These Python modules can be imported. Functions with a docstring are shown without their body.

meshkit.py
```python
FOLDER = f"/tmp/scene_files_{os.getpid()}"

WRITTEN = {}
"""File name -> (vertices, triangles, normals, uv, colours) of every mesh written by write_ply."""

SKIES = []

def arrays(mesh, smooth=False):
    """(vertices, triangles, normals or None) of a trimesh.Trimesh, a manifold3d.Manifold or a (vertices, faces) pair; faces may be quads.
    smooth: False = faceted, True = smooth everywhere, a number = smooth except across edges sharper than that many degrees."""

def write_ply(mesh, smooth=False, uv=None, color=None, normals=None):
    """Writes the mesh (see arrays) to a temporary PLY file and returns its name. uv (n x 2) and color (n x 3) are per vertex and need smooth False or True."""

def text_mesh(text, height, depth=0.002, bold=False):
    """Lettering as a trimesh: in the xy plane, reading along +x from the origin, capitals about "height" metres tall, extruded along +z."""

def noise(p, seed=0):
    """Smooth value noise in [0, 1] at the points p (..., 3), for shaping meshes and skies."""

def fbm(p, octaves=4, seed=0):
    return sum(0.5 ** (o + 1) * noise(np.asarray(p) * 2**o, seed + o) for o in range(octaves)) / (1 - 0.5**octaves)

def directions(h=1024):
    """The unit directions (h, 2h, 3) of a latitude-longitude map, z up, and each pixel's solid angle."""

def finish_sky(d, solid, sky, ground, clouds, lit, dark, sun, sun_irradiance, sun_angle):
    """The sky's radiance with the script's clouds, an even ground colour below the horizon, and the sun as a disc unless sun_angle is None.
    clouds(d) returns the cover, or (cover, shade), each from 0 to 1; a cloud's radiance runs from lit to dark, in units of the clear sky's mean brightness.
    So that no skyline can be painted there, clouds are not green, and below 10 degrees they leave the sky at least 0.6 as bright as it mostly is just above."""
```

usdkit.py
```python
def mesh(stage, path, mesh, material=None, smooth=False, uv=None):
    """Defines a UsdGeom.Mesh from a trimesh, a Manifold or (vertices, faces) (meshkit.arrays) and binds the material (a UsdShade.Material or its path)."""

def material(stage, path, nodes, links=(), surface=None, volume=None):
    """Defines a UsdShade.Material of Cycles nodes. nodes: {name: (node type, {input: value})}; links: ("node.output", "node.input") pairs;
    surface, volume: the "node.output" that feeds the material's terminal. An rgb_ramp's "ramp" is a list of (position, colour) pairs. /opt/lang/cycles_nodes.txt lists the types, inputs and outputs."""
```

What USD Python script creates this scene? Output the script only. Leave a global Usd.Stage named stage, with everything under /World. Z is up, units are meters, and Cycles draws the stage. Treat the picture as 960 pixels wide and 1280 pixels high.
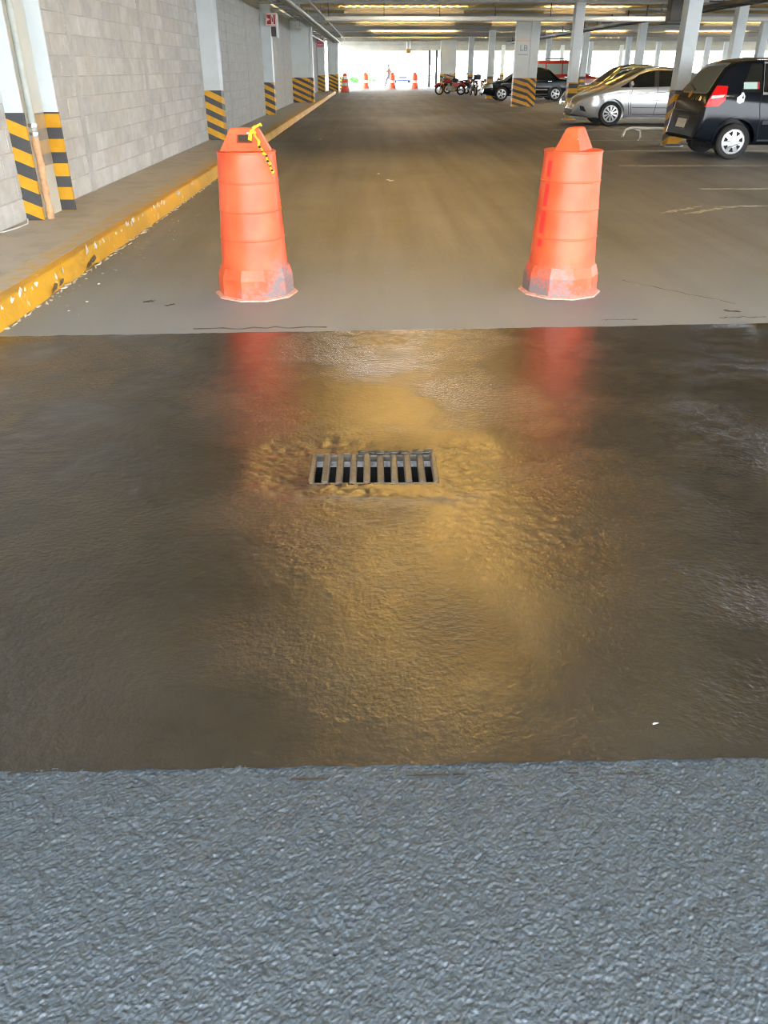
import math, random
import numpy as np, trimesh, manifold3d as m3, shapely
from shapely import Polygon, box as sbox
from shapely.ops import unary_union
import usdkit, meshkit
from pxr import Usd, UsdGeom, UsdLux, UsdShade, Gf, Sdf, Vt
from trimesh.creation import triangulate_polygon, extrude_polygon

random.seed(7); rng = np.random.default_rng(7)
stage = Usd.Stage.CreateInMemory()
UsdGeom.SetStageUpAxis(stage, 'Z'); UsdGeom.SetStageMetersPerUnit(stage, 1.0)
W = UsdGeom.Xform.Define(stage, '/World'); UsdGeom.Scope.Define(stage, '/World/Looks')

# ---------------------------------------------------------------- camera, sky, exposure
CAM_H = 1.45; FPX = 990.0; PITCH = math.atan(555 / FPX); YAW = math.atan(15 * math.cos(PITCH) / FPX)
cam = UsdGeom.Camera.Define(stage, '/World/camera')
cam.CreateHorizontalApertureAttr(36.0); cam.CreateVerticalApertureAttr(48.0)
cam.CreateFocalLengthAttr(36.0 * FPX / 960.0); cam.CreateClippingRangeAttr(Gf.Vec2f(0.05, 2000))
cam.CreateExposureAttr(0.28)
cam.AddTranslateOp().Set(Gf.Vec3d(0, 0, CAM_H)); cam.AddRotateZOp().Set(-math.degrees(YAW)); cam.AddRotateXOp().Set(90 - math.degrees(PITCH))

SKY = 3.7
dome = UsdLux.DomeLight.Define(stage, '/World/sky')
dome.CreateIntensityAttr(SKY); dome.CreateColorAttr(Gf.Vec3f(0.93, 0.98, 1.06))
LAMP = 130.0                      # radiance of the warm ceiling tubes

ROOF_Y0, ROOF_Y1, DECK_Z, WALL_X, WALK_Z, CURB_X = -1.2, 79.2, 3.42, -3.38, 0.15, -2.36
ROWS = [8.45, 18.25, 28.4, 38.5, 48.5, 58.5, 68.6, 78.8]

# ---------------------------------------------------------------- materials
def mat(name, col, rough=0.5, metal=0.0, spec=0.5, var=None, bump=None, coat=0.0, col2=None, emit=0, obj=False, **kw):
    n = {'p': ('principled_bsdf', dict(base_color=col, roughness=rough, metallic=metal, specular_ior_level=spec, coat_weight=coat, **kw))}
    l = []
    src = 'g.position'
    if var or bump:
        if obj: n['t'] = ('texture_coordinate', {}); src = 't.object'
        else: n['g'] = ('geometry', {})
    if var:
        sc, amt = var
        c2 = col2 or tuple(min(1, c * (1 + amt)) for c in col); c1 = col if col2 else tuple(c * (1 - amt) for c in col)
        n['nz'] = ('noise_texture', dict(scale=sc, detail=5.0, roughness=0.62))
        n['rp'] = ('rgb_ramp', {'ramp': [(0.3, c1), (0.7, c2)]})
        l += [(src, 'nz.vector'), ('nz.fac', 'rp.fac'), ('rp.color', 'p.base_color')]
    if bump:
        sc, st, ds = bump
        n['bn'] = ('noise_texture', dict(scale=sc, detail=4.0, roughness=0.6)); n['b'] = ('bump', dict(strength=st, distance=ds))
        l += [(src, 'bn.vector'), ('bn.fac', 'b.height'), ('b.normal', 'p.normal')]
    if emit:
        n['p'][1]['emission_color'] = col; n['p'][1]['emission_strength'] = emit
    return usdkit.material(stage, '/World/Looks/' + name, n, l, surface='p.BSDF')

def speckle(name, base, spot, scale, lo, hi, rough=0.6, big=None, bump=None, spec=0.4):
    """base colour with irregular worn patches of a second colour (paint chips, dust), plus an optional large tonal drift"""
    n = {'g': ('geometry', {}), 'n1': ('noise_texture', dict(scale=scale, detail=8.0, roughness=0.7)), 'r1': ('map_range', dict(range_type='smoothstep', from_min=lo, from_max=hi)),
         'm1': ('mix_color', dict(a=base, b=spot)), 'p': ('principled_bsdf', dict(roughness=rough, specular_ior_level=spec))}
    l = [('g.position', 'n1.vector'), ('n1.fac', 'r1.value'), ('r1.result', 'm1.fac')]
    out = 'm1.result'
    if big:
        sc, c = big
        n['n2'] = ('noise_texture', dict(scale=sc, detail=3.0)); n['r2'] = ('map_range', dict(range_type='smoothstep', from_min=0.4, from_max=0.65)); n['m2'] = ('mix_color', dict(b=c))
        l += [('g.position', 'n2.vector'), ('n2.fac', 'r2.value'), ('r2.result', 'm2.fac'), (out, 'm2.a')]; out = 'm2.result'
    l.append((out, 'p.base_color'))
    if bump:
        n['bn'] = ('noise_texture', dict(scale=bump[0], detail=4.0)); n['b'] = ('bump', dict(strength=bump[1], distance=bump[2]))
        l += [('g.position', 'bn.vector'), ('bn.fac', 'b.height'), ('b.normal', 'p.normal')]
    return usdkit.material(stage, '/World/Looks/' + name, n, l, surface='p.BSDF')

def stripes(name, period, kx, ky, off, duty=0.5, yel=(0.80, 0.42, 0.015), dark=(0.075, 0.08, 0.09)):
    """printed hazard bands: the colour depends on z + kx x + ky y only"""
    n = {'g': ('geometry', {}), 'd': ('vector_math', dict(math_type='dot_product', vector2=(kx / period, ky / period, 1 / period))),
         'a': ('math', dict(math_type='add', value2=off + 50)), 'f': ('math', dict(math_type='fraction')), 'c': ('math', dict(math_type='greater_than', value2=duty)),
         'nz': ('noise_texture', dict(scale=9.0, detail=6.0)), 'r': ('rgb_ramp', {'ramp': [(0.3, (0.8,) * 3), (0.7, (1.0,) * 3)]}), 'm': ('mix_color', dict(a=yel, b=dark)),
         'w': ('mix_color', dict(blend_type='multiply', fac=1.0)), 'p': ('principled_bsdf', dict(roughness=0.45))}
    l = [('g.position', 'd.vector1'), ('d.value', 'a.value1'), ('a.value', 'f.value1'), ('f.value', 'c.value1'), ('c.value', 'm.fac'), ('g.position', 'nz.vector'),
         ('nz.fac', 'r.fac'), ('m.result', 'w.a'), ('r.color', 'w.b'), ('w.result', 'p.base_color')]
    return usdkit.material(stage, '/World/Looks/' + name, n, l, surface='p.BSDF')

M = {}
M['white'] = mat('column_white', (0.67, 0.755, 0.785), 0.45, var=(1.7, 0.06))
M['offwhite'] = mat('web_white', (0.62, 0.64, 0.58), 0.5, var=(2.0, 0.08))
M['deck'] = mat('deck_yellow', (0.76, 0.57, 0.22), 0.55, var=(0.35, 0.25))
M['beam'] = mat('beam_grey', (0.40, 0.42, 0.40), 0.5, var=(1.0, 0.15))
M['beam_dark'] = mat('tray_dark', (0.05, 0.055, 0.055), 0.5)
M['pipe'] = mat('pipe_white', (0.72, 0.71, 0.66), 0.4, var=(2, 0.1))
M['pipe_green'] = mat('pipe_grey_green', (0.42, 0.47, 0.43), 0.4, var=(9, 0.15))
M['pipe_tan'] = mat('pipe_tan', (0.62, 0.38, 0.20), 0.6, var=(14, 0.25))
M['steel'] = mat('bright_steel', (0.7, 0.7, 0.7), 0.25, metal=1.0)
M['mortar'] = mat('mortar', (0.44, 0.455, 0.45), 0.9, var=(3, 0.15), bump=(60, 0.3, 0.01))
for i, c in enumerate([(0.51, 0.53, 0.525), (0.54, 0.555, 0.545), (0.475, 0.495, 0.50), (0.565, 0.585, 0.58), (0.515, 0.525, 0.51)]):
    M['block%d' % i] = mat('block_%d' % i, c, 0.9, var=(5, 0.12), bump=(70, 0.5, 0.008), spec=0.25)
M['tie'] = mat('tie_concrete', (0.47, 0.49, 0.49), 0.9, var=(4, 0.15), bump=(30, 0.5, 0.01), spec=0.25)
M['lamp_body'] = mat('lamp_body', (0.42, 0.41, 0.37), 0.4)
M['lamp_tube'] = mat('lamp_tube', (1.0, 0.97, 0.88), 0.4, emit=LAMP * 1.1)
M['curb'] = speckle('curb_yellow', (0.66, 0.36, 0.02), (0.72, 0.58, 0.30), 8.0, 0.60, 0.68, 0.55, big=(1.6, (0.52, 0.30, 0.03)), bump=(45, 0.5, 0.01))
M['chip'] = mat('curb_chip', (0.62, 0.60, 0.54), 0.8, var=(20, 0.2))
M['soil'] = mat('curb_break', (0.10, 0.075, 0.05), 0.95, var=(30, 0.4))
M['sidewalk'] = speckle('sidewalk', (0.46, 0.45, 0.42), (0.37, 0.36, 0.33), 2.5, 0.45, 0.7, 0.8, bump=(60, 0.35, 0.006), spec=0.3)
M['overspray'] = speckle('overspray', (0.52, 0.40, 0.21), (0.46, 0.45, 0.42), 6.0, 0.42, 0.60, 0.8, spec=0.3)
M['outside'] = mat('outside_concrete', (0.50, 0.49, 0.47), 0.9, var=(0.3, 0.08))
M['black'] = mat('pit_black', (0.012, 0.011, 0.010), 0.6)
M['pit_pale'] = mat('pit_wall', (0.55, 0.55, 0.56), 0.7, var=(25, 0.5))
M['crack'] = mat('crack_dark', (0.10, 0.095, 0.085), 0.9)
M['line'] = speckle('line_paint', (0.46, 0.45, 0.40), (0.27, 0.25, 0.21), 7.0, 0.40, 0.62, 0.7)
M['scuff'] = speckle('scuff_paint', (0.50, 0.47, 0.38), (0.25, 0.23, 0.19), 9.0, 0.42, 0.60, 0.7)

# dry pavement: warm grey concrete, dusty near the sealer edge, with brown tyre-worn areas
n = {'g': ('geometry', {}), 'n1': ('noise_texture', dict(scale=0.32, detail=5.0, roughness=0.6)), 'r1': ('rgb_ramp', {'ramp': [(0.30, (0.150, 0.152, 0.152)), (0.5, (0.190, 0.194, 0.198)), (0.72, (0.228, 0.236, 0.242))]}),
     'mp': ('mapping', dict(scale=(3.2, 0.16, 1))), 'n3': ('noise_texture', dict(scale=1.0, detail=4.0)), 'r3': ('rgb_ramp', {'ramp': [(0.35, (0.80, 0.78, 0.75)), (0.65, (1.06, 1.06, 1.06))]}), 'mm': ('mix_color', dict(blend_type='multiply', fac=1.0)),
     'n2': ('noise_texture', dict(scale=26.0, detail=5.0, roughness=0.7)), 'r2': ('rgb_ramp', {'ramp': [(0.3, (0.86,) * 3), (0.7, (1.1,) * 3)]}), 'm2': ('mix_color', dict(blend_type='multiply', fac=1.0)),
     'bn': ('noise_texture', dict(scale=90.0, detail=3.0)), 'b': ('bump', dict(strength=0.35, distance=0.006)), 'p': ('principled_bsdf', dict(roughness=0.62, specular_ior_level=0.4))}
l = [('g.position', 'n1.vector'), ('n1.fac', 'r1.fac'), ('g.position', 'mp.vector'), ('mp.vector', 'n3.vector'), ('n3.fac', 'r3.fac'), ('r1.color', 'mm.a'), ('r3.color', 'mm.b'),
     ('g.position', 'n2.vector'), ('n2.fac', 'r2.fac'), ('mm.result', 'm2.a'), ('r2.color', 'm2.b'), ('m2.result', 'p.base_color'), ('g.position', 'bn.vector'), ('bn.fac', 'b.height'), ('b.normal', 'p.normal')]
n['sx'] = ('separate_xyz', {}); n['md'] = ('map_range', dict(range_type='smoothstep', from_min=4.9, from_max=8.5, to_min=1.0, to_max=0.0)); n['mdm'] = ('mix_color', dict(b=(0.222, 0.255, 0.290)))
n['nd'] = ('math', dict(math_type='multiply', value2=0.75))
l = [x for x in l if x[1] != 'p.base_color'] + [('g.position', 'sx.vector'), ('sx.y', 'md.value'), ('md.result', 'nd.value1'), ('nd.value', 'mdm.fac'), ('m2.result', 'mdm.a'), ('mdm.result', 'p.base_color')]
M['floor'] = usdkit.material(stage, '/World/Looks/dry_pavement', n, l, surface='p.BSDF')

# wet sealer: near-black coat whose gloss varies in pools, with a fine pebbled relief
n = {'g': ('geometry', {}), 'n1': ('noise_texture', dict(scale=1.5, detail=3.0)), 'rr': ('map_range', dict(range_type='smoothstep', from_min=0.40, from_max=0.62, to_min=0.25, to_max=0.16)),
     'bn': ('noise_texture', dict(scale=52.0, detail=4.0, roughness=0.65)), 'bs': ('noise_texture', dict(scale=1.5, detail=2.0)), 'br': ('map_range', dict(range_type='smoothstep', from_min=0.38, from_max=0.62, to_min=0.30, to_max=1.0)),
     'b': ('bump', dict(distance=0.0055)), 'v': ('noise_texture', dict(scale=2.2, detail=4.0)), 'cr': ('rgb_ramp', {'ramp': [(0.3, (0.0135, 0.0125, 0.011)), (0.7, (0.023, 0.0215, 0.0195))]}), 'p': ('principled_bsdf', dict(specular_ior_level=0.62, ior=1.5))}
l = [('g.position', 'n1.vector'), ('n1.fac', 'rr.value'), ('rr.result', 'p.roughness'), ('g.position', 'bn.vector'), ('bn.fac', 'b.height'), ('g.position', 'bs.vector'), ('bs.fac', 'br.value'), ('br.result', 'b.strength'),
     ('b.normal', 'p.normal'), ('g.position', 'v.vector'), ('v.fac', 'cr.fac'), ('cr.color', 'p.base_color')]
M['wet'] = usdkit.material(stage, '/World/Looks/wet_sealer', n, l, surface='p.BSDF')
M['grate'] = mat('grate_coated', (0.075, 0.066, 0.054), 0.42, var=(40, 0.4), bump=(120, 0.4, 0.003), spec=0.35)
M['rough_seal'] = mat('rough_sealer', (0.035, 0.049, 0.062), 0.30, var=(55, 0.35), bump=(420, 0.7, 0.002), spec=0.6)

# orange drum plastic, scuffed to grey towards the foot (dirt that stays with the object)
def drum_mat(name, seed, grime, side):
    n = {'t': ('texture_coordinate', {}), 's': ('separate_xyz', {}), 'n1': ('noise_texture', dict(scale=38.0, detail=6.0, roughness=0.75)), 'n2': ('noise_texture', dict(scale=5.0, detail=4.0)),
         'o': ('vector_math', dict(math_type='add', vector2=(seed, seed * 2.0, 0))), 'h': ('map_range', dict(from_min=0.0, from_max=0.42, to_min=grime, to_max=-0.22)), 'hx': ('math', dict(math_type='multiply_add', value2=side)), 'a1': ('math', dict(math_type='add')), 'a2': ('math', dict(math_type='multiply_add', value2=0.55)),
         'r': ('map_range', dict(range_type='smoothstep', from_min=0.86, from_max=1.16)), 'm': ('mix_color', dict(a=(0.86, 0.115, 0.030), b=(0.20, 0.175, 0.175))), 'r3': ('rgb_ramp', {'ramp': [(0.35, (0.75, 0.092, 0.026)), (0.68, (0.90, 0.145, 0.052))]}),
         'bn': ('noise_texture', dict(scale=60.0, detail=2.0)), 'b': ('bump', dict(strength=0.12, distance=0.004)), 'p': ('principled_bsdf', dict(roughness=0.42, specular_ior_level=0.5))}
    l = [('t.object', 'o.vector1'), ('o.vector', 'n1.vector'), ('o.vector', 'n2.vector'), ('t.object', 's.vector'), ('s.z', 'h.value'), ('s.x', 'hx.value1'), ('h.result', 'hx.value3'), ('n1.fac', 'a1.value1'), ('hx.value', 'a1.value2'),
         ('n2.fac', 'a2.value1'), ('a1.value', 'a2.value3'), ('a2.value', 'r.value'), ('r.result', 'm.fac'), ('n2.fac', 'r3.fac'), ('r3.color', 'm.a'), ('m.result', 'p.base_color'), ('t.object', 'bn.vector'), ('bn.fac', 'b.height'), ('b.normal', 'p.normal')]
    return usdkit.material(stage, '/World/Looks/' + name, n, l, surface='p.BSDF')
M['drum'] = drum_mat('drum_orange', 1.7, 0.26, 0.75); M['drum2'] = drum_mat('drum_orange_b', 8.3, 0.36, -0.55)
M['drum_hole'] = mat('drum_slot', (0.20, 0.05, 0.02), 0.7)
M['flange'] = mat('drum_flange', (0.66, 0.34, 0.26), 0.7, var=(30, 0.3))
M['scratch'] = mat('drum_red_patch', (0.80, 0.035, 0.030), 0.5)
M['tape'] = mat('tape_yellow', (0.90, 0.58, 0.04), 0.35)
M['tape_dark'] = mat('tape_black', (0.02, 0.02, 0.02), 0.5)
M['sticker'] = mat('pale_sticker', (0.85, 0.72, 0.66), 0.5)

M['paint_black'] = mat('paint_black', (0.006, 0.009, 0.015), 0.12, spec=0.26)
M['paint_navy'] = mat('paint_navy', (0.006, 0.010, 0.012), 0.14, spec=0.35)
M['paint_silver'] = mat('paint_silver', (0.50, 0.52, 0.53), 0.26, metal=0.55, coat=1.0)
M['paint_red'] = mat('paint_red', (0.30, 0.018, 0.012), 0.2, coat=1.0)
M['paint_gold'] = mat('paint_gold', (0.36, 0.30, 0.10), 0.22, metal=0.5, coat=1.0)
M['paint_sky'] = mat('paint_pale_blue', (0.13, 0.19, 0.36), 0.3, spec=0.3)
M['glass'] = mat('tinted_glass', (0.012, 0.015, 0.016), 0.05, spec=0.7)
M['glass_pale'] = mat('pale_glass', (0.20, 0.25, 0.25), 0.05, spec=0.8)
M['rubber'] = mat('tyre_rubber', (0.028, 0.029, 0.030), 0.75, spec=0.3)
M['plastic'] = mat('black_plastic', (0.016, 0.016, 0.017), 0.55)
M['alloy'] = mat('wheel_silver', (0.66, 0.68, 0.70), 0.28, metal=0.6)
M['chrome'] = mat('chrome', (0.8, 0.8, 0.8), 0.1, metal=1.0)
M['seam'] = mat('panel_gap', (0.01, 0.01, 0.01), 0.8)
M['tail'] = mat('tail_red', (0.80, 0.012, 0.015), 0.2, spec=0.3)
M['tail_clear'] = mat('tail_clear', (0.80, 0.66, 0.64), 0.2)
M['headlamp'] = mat('headlamp_glass', (0.62, 0.63, 0.62), 0.1, metal=0.4, coat=1.0)
M['plate'] = mat('plate_cream', (0.85, 0.80, 0.64), 0.5, var=(40, 0.25), obj=True)
M['amber'] = mat('amber_lens', (0.75, 0.33, 0.05), 0.3)
M['white_decal'] = mat('white_decal', (0.82, 0.87, 0.88), 0.5)
M['mint'] = mat('mint_decal', (0.55, 0.75, 0.68), 0.5)
M['sign_red'] = mat('sign_red', (0.55, 0.025, 0.04), 0.5)
M['sign_pale'] = mat('sign_pale', (0.82, 0.70, 0.66), 0.5)
M['sign_dark'] = mat('sign_underside', (0.10, 0.08, 0.085), 0.6)
M['sign_pink'] = mat('sign_pink', (0.68, 0.22, 0.30), 0.5)
M['sign_blue'] = mat('sign_lettering', (0.30, 0.36, 0.44), 0.6)
M['sign_panel'] = mat('sign_panel', (0.66, 0.76, 0.80), 0.5)
M['orange_band'] = mat('orange_band', (0.85, 0.62, 0.45), 0.5)
M['shirt'] = mat('shirt_tan', (0.11, 0.045, 0.02), 0.9)
M['trousers'] = mat('trousers_grey', (0.035, 0.04, 0.055), 0.9)
M['skin'] = mat('skin', (0.14, 0.07, 0.045), 0.6)
M['hair'] = mat('hair_dark', (0.03, 0.022, 0.018), 0.8)
M['leaf'] = mat('leaf_green', (0.08, 0.26, 0.05), 0.7, var=(3, 0.4))
M['moto_red'] = mat('moto_red', (0.50, 0.03, 0.02), 0.25, coat=1.0)
M['moto_black'] = mat('moto_black', (0.02, 0.02, 0.022), 0.3, coat=0.6)
M['moto_yellow'] = mat('moto_yellow', (0.62, 0.40, 0.05), 0.3, coat=0.6)
M['engine'] = mat('engine_metal', (0.30, 0.29, 0.27), 0.4, metal=0.8)
M['paleblue'] = mat('pale_blue_wall', (0.17, 0.23, 0.28), 0.7)
M['tan'] = mat('tan_leather', (0.45, 0.30, 0.13), 0.5)
M['sole'] = mat('sole_dark', (0.06, 0.04, 0.02), 0.6)

# ---------------------------------------------------------------- mesh helpers
used = {}
def numbered(path):
    k = used.get(path, 0); used[path] = k + 1
    return path if k == 0 else '%s_%03d' % (path, k)
def thing(name, label=None, cat=None, loc=(0, 0, 0), rz=0.0, group=None, kind=None):
    x = UsdGeom.Xform.Define(stage, numbered('/World/' + name))
    x.AddTranslateOp().Set(Gf.Vec3d(*map(float, loc)))
    if rz: x.AddRotateZOp().Set(float(rz))
    return tag(x.GetPrim(), label, cat, group, kind)
def tag(p, label=None, cat=None, group=None, kind=None):
    for k, v in (('label', label), ('category', cat), ('group', group), ('kind', kind)):
        if v: p.SetCustomDataByKey(k, v)
    return p
def obj(name, mesh, m, parent=None, smooth=False, label=None, cat=None, group=None, kind=None):
    base = str(parent.GetPath()) if parent else '/World'
    if isinstance(mesh, list): mesh = cat_(mesh)
    return tag(usdkit.mesh(stage, numbered(base + '/' + name), mesh, M[m] if isinstance(m, str) else m, smooth=smooth).GetPrim(), label, cat, group, kind)
def cat_(ms):
    vs, fs, k = [], [], 0
    for m in ms:
        v, f, _ = meshkit.arrays(m); vs.append(v); fs.append(f + k); k += len(v)
    return trimesh.Trimesh(np.vstack(vs), np.vstack(fs), process=False)
_t = None
def cbox(x0, x1, y0, y1, z0, z1, c=0.0):
    global _t
    if c <= 0:
        m = trimesh.creation.box((x1 - x0, y1 - y0, z1 - z0)); m.apply_translation(((x0 + x1) / 2, (y0 + y1) / 2, (z0 + z1) / 2)); return m
    S = np.array([(a, b, d) for a in (-1, 1) for b in (-1, 1) for d in (-1, 1)], float)
    def pts(h, c):
        out = []
        for s in S:
            for k in range(3):
                q = s * (h - c); q[k] = s[k] * h[k]; out.append(q)
        return np.array(out)
    if _t is None:
        P = pts(np.array([1.0, 1.1, 1.2]), 0.2); hull = trimesh.convex.convex_hull(P)
        idx = [int(np.argmin(np.linalg.norm(P - v, axis=1))) for v in hull.vertices]; _t = np.array(idx)[hull.faces]
    h = np.array([x1 - x0, y1 - y0, z1 - z0]) / 2
    return trimesh.Trimesh(pts(h, min(c, h.min() * 0.9)) + [(x0 + x1) / 2, (y0 + y1) / 2, (z0 + z1) / 2], _t.copy(), process=False)
def tube(pts, r, sides=8, caps=True):
    p = np.asarray(pts, float); t = np.gradient(p, axis=0); t /= np.linalg.norm(t, axis=1, keepdims=True)
    a = np.cross(t, np.where(np.abs(t[:, 2:]) < 0.9, [0, 0, 1.0], [1.0, 0, 0])); a /= np.linalg.norm(a, axis=1, keepdims=True); b = np.cross(t, a)
    g = np.arange(sides) * 2 * np.pi / sides; r = np.broadcast_to(r, (len(p),))
    v = (p[:, None] + r[:, None, None] * (np.cos(g)[None, :, None] * a[:, None] + np.sin(g)[None, :, None] * b[:, None])).reshape(-1, 3)
    i, j = np.meshgrid(np.arange(len(p) - 1), np.arange(sides), indexing='ij')
    q = np.stack([i * sides + j, i * sides + (j + 1) % sides, (i + 1) * sides + (j + 1) % sides, (i + 1) * sides + j], -1).reshape(-1, 4)
    f = np.vstack([q[:, [0, 1, 2]], q[:, [0, 2, 3]]])
    if caps:
        n = len(v); v = np.vstack([v, p[0], p[-1]]); k = np.arange(sides); e = (len(p) - 1) * sides
        f = np.vstack([f, np.stack([np.full(sides, n), (k + 1) % sides, k], 1), np.stack([np.full(sides, n + 1), e + k, e + (k + 1) % sides], 1)])
    return trimesh.Trimesh(v, f, process=False)
def seg(a, b, r, sides=8): return tube([a, b], r, sides)
def lathe(prof, n=24, phase=0.0):
    """profile of (radius, z) turned about z; profile closed by its ends on the axis if radius 0"""
    p = np.asarray(prof, float); g = phase + np.arange(n) * 2 * np.pi / n
    v = np.stack([p[:, None, 0] * np.cos(g), p[:, None, 0] * np.sin(g), np.repeat(p[:, 1:2], n, 1)], -1).reshape(-1, 3)
    i, j = np.meshgrid(np.arange(len(p) - 1), np.arange(n), indexing='ij')
    q = np.stack([i * n + j, i * n + (j + 1) % n, (i + 1) * n + (j + 1) % n, (i + 1) * n + j], -1).reshape(-1, 4)
    return trimesh.Trimesh(v, np.vstack([q[:, [0, 1, 2]], q[:, [0, 2, 3]]]), process=False)
def grid_mesh(X, Y, Z, keep=None):
    ny, nx = X.shape; v = np.stack([X, Y, Z], -1).reshape(-1, 3)
    i, j = np.meshgrid(np.arange(ny - 1), np.arange(nx - 1), indexing='ij')
    q = np.stack([i * nx + j, i * nx + j + 1, (i + 1) * nx + j + 1, (i + 1) * nx + j], -1).reshape(-1, 4)
    if keep is not None: q = q[keep.ravel()]
    f = np.vstack([q[:, [0, 1, 2]], q[:, [0, 2, 3]]])
    u, inv = np.unique(f, return_inverse=True)
    return trimesh.Trimesh(v[u], inv.reshape(f.shape), process=False)
def slab(poly, z0, z1):
    m = extrude_polygon(poly, z1 - z0, engine='earcut'); m.apply_translation((0, 0, z0)); return m
def turned(m, ax, deg, loc=(0, 0, 0)):
    m = m.copy(); m.apply_transform(trimesh.transformations.rotation_matrix(math.radians(deg), ax)); m.apply_translation(loc); return m
def hullm(pts): return trimesh.convex.convex_hull(np.asarray(pts, float))
def frustum(x0, x1, y0, y1, z0, X0, X1, Y0, Y1, z1):
    return hullm([(a, b, z0) for a in (x0, x1) for b in (y0, y1)] + [(a, b, z1) for a in (X0, X1) for b in (Y0, Y1)])
def project(x, y, z):
    fw = np.array([math.sin(YAW) * math.cos(PITCH), math.cos(YAW) * math.cos(PITCH), -math.sin(PITCH)]); rt = np.array([math.cos(YAW), -math.sin(YAW), 0]); up = np.cross(rt, fw)
    d = np.stack([np.asarray(x), np.asarray(y), np.asarray(z) - CAM_H], -1); k = d @ fw
    return 480 + FPX * (d @ rt) / k, 640 - FPX * (d @ up) / k

# ---------------------------------------------------------------- ground: floor, wet band, rough foreground, drain
def y_far(x): return 4.939 + 0.0455 * np.asarray(x) + 0.004 * np.sin(7 * np.asarray(x)) + 0.003 * np.sin(23 * np.asarray(x) + 1)
def y_near(x): return 1.349 + 0.012 * np.asarray(x) + 0.002 * np.sin(31 * np.asarray(x)) + 0.0015 * np.sin(83 * np.asarray(x) + 2)
DX0, DX1, DY0, DY1 = -0.265, 0.258, 2.838, 3.128
XR = 9.0
fx = np.linspace(CURB_X, XR, 120)
edge = list(zip(fx, y_far(fx)))
dry = Polygon(edge + [(XR, 4.0), (40, 4.0), (40, ROOF_Y1), (-4.0, ROOF_Y1), (-4.0, 5.0), (CURB_X, 5.0)]).buffer(0)
sub = Polygon([(-4.0, -1.5), (40, -1.5), (40, 6), (-4.0, 6)]).difference(sbox(DX0 - 0.03, DY0 - 0.03, DX1 + 0.03, DY1 + 0.03))
floor = thing('floor', kind='structure', label='warm grey dry concrete driveway of the garage', cat='floor')
obj('pavement', slab(dry, -0.15, 0.0), 'floor', floor)
obj('subbase', slab(sub, -0.35, -0.06), 'black', floor)
# wet band as a heightfield with the sunken ring round the drain
xs = np.unique(np.concatenate([np.arange(CURB_X, -1.2, 0.016), np.arange(-1.2, 1.4, 0.0062), np.arange(1.4, 2.8, 0.016), np.arange(2.8, XR, 0.12), [DX0, DX1, XR]]))
vv = np.unique(np.concatenate([np.arange(0, 0.52, 0.0015), np.arange(0.52, 1, 0.0035), [1.0]]))
X, V = np.meshgrid(xs, vv); Y = y_near(X) * (1 - V) + y_far(X) * V
for yy in (DY0, DY1):          # pull one grid line on to each edge of the pit
    k = np.argmin(np.abs(Y[:, len(xs) // 2] - yy)); near = (X[k] > DX0 - 0.03) & (X[k] < DX1 + 0.03); Y[k, near] = yy
cx, cy = (DX0 + DX1) / 2, (DY0 + DY1) / 2
ax = np.maximum(np.abs(X - cx) - 0.27, 0) / 0.24; ay = np.maximum(np.abs(Y - cy) - 0.15, 0) / 0.17
wob = 0.35 * (meshkit.fbm(np.stack([X * 4, Y * 4, 0 * X], -1), 3, 5) - 0.5)
ring = np.sqrt(ax ** 2 + ay ** 2) + wob
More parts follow.
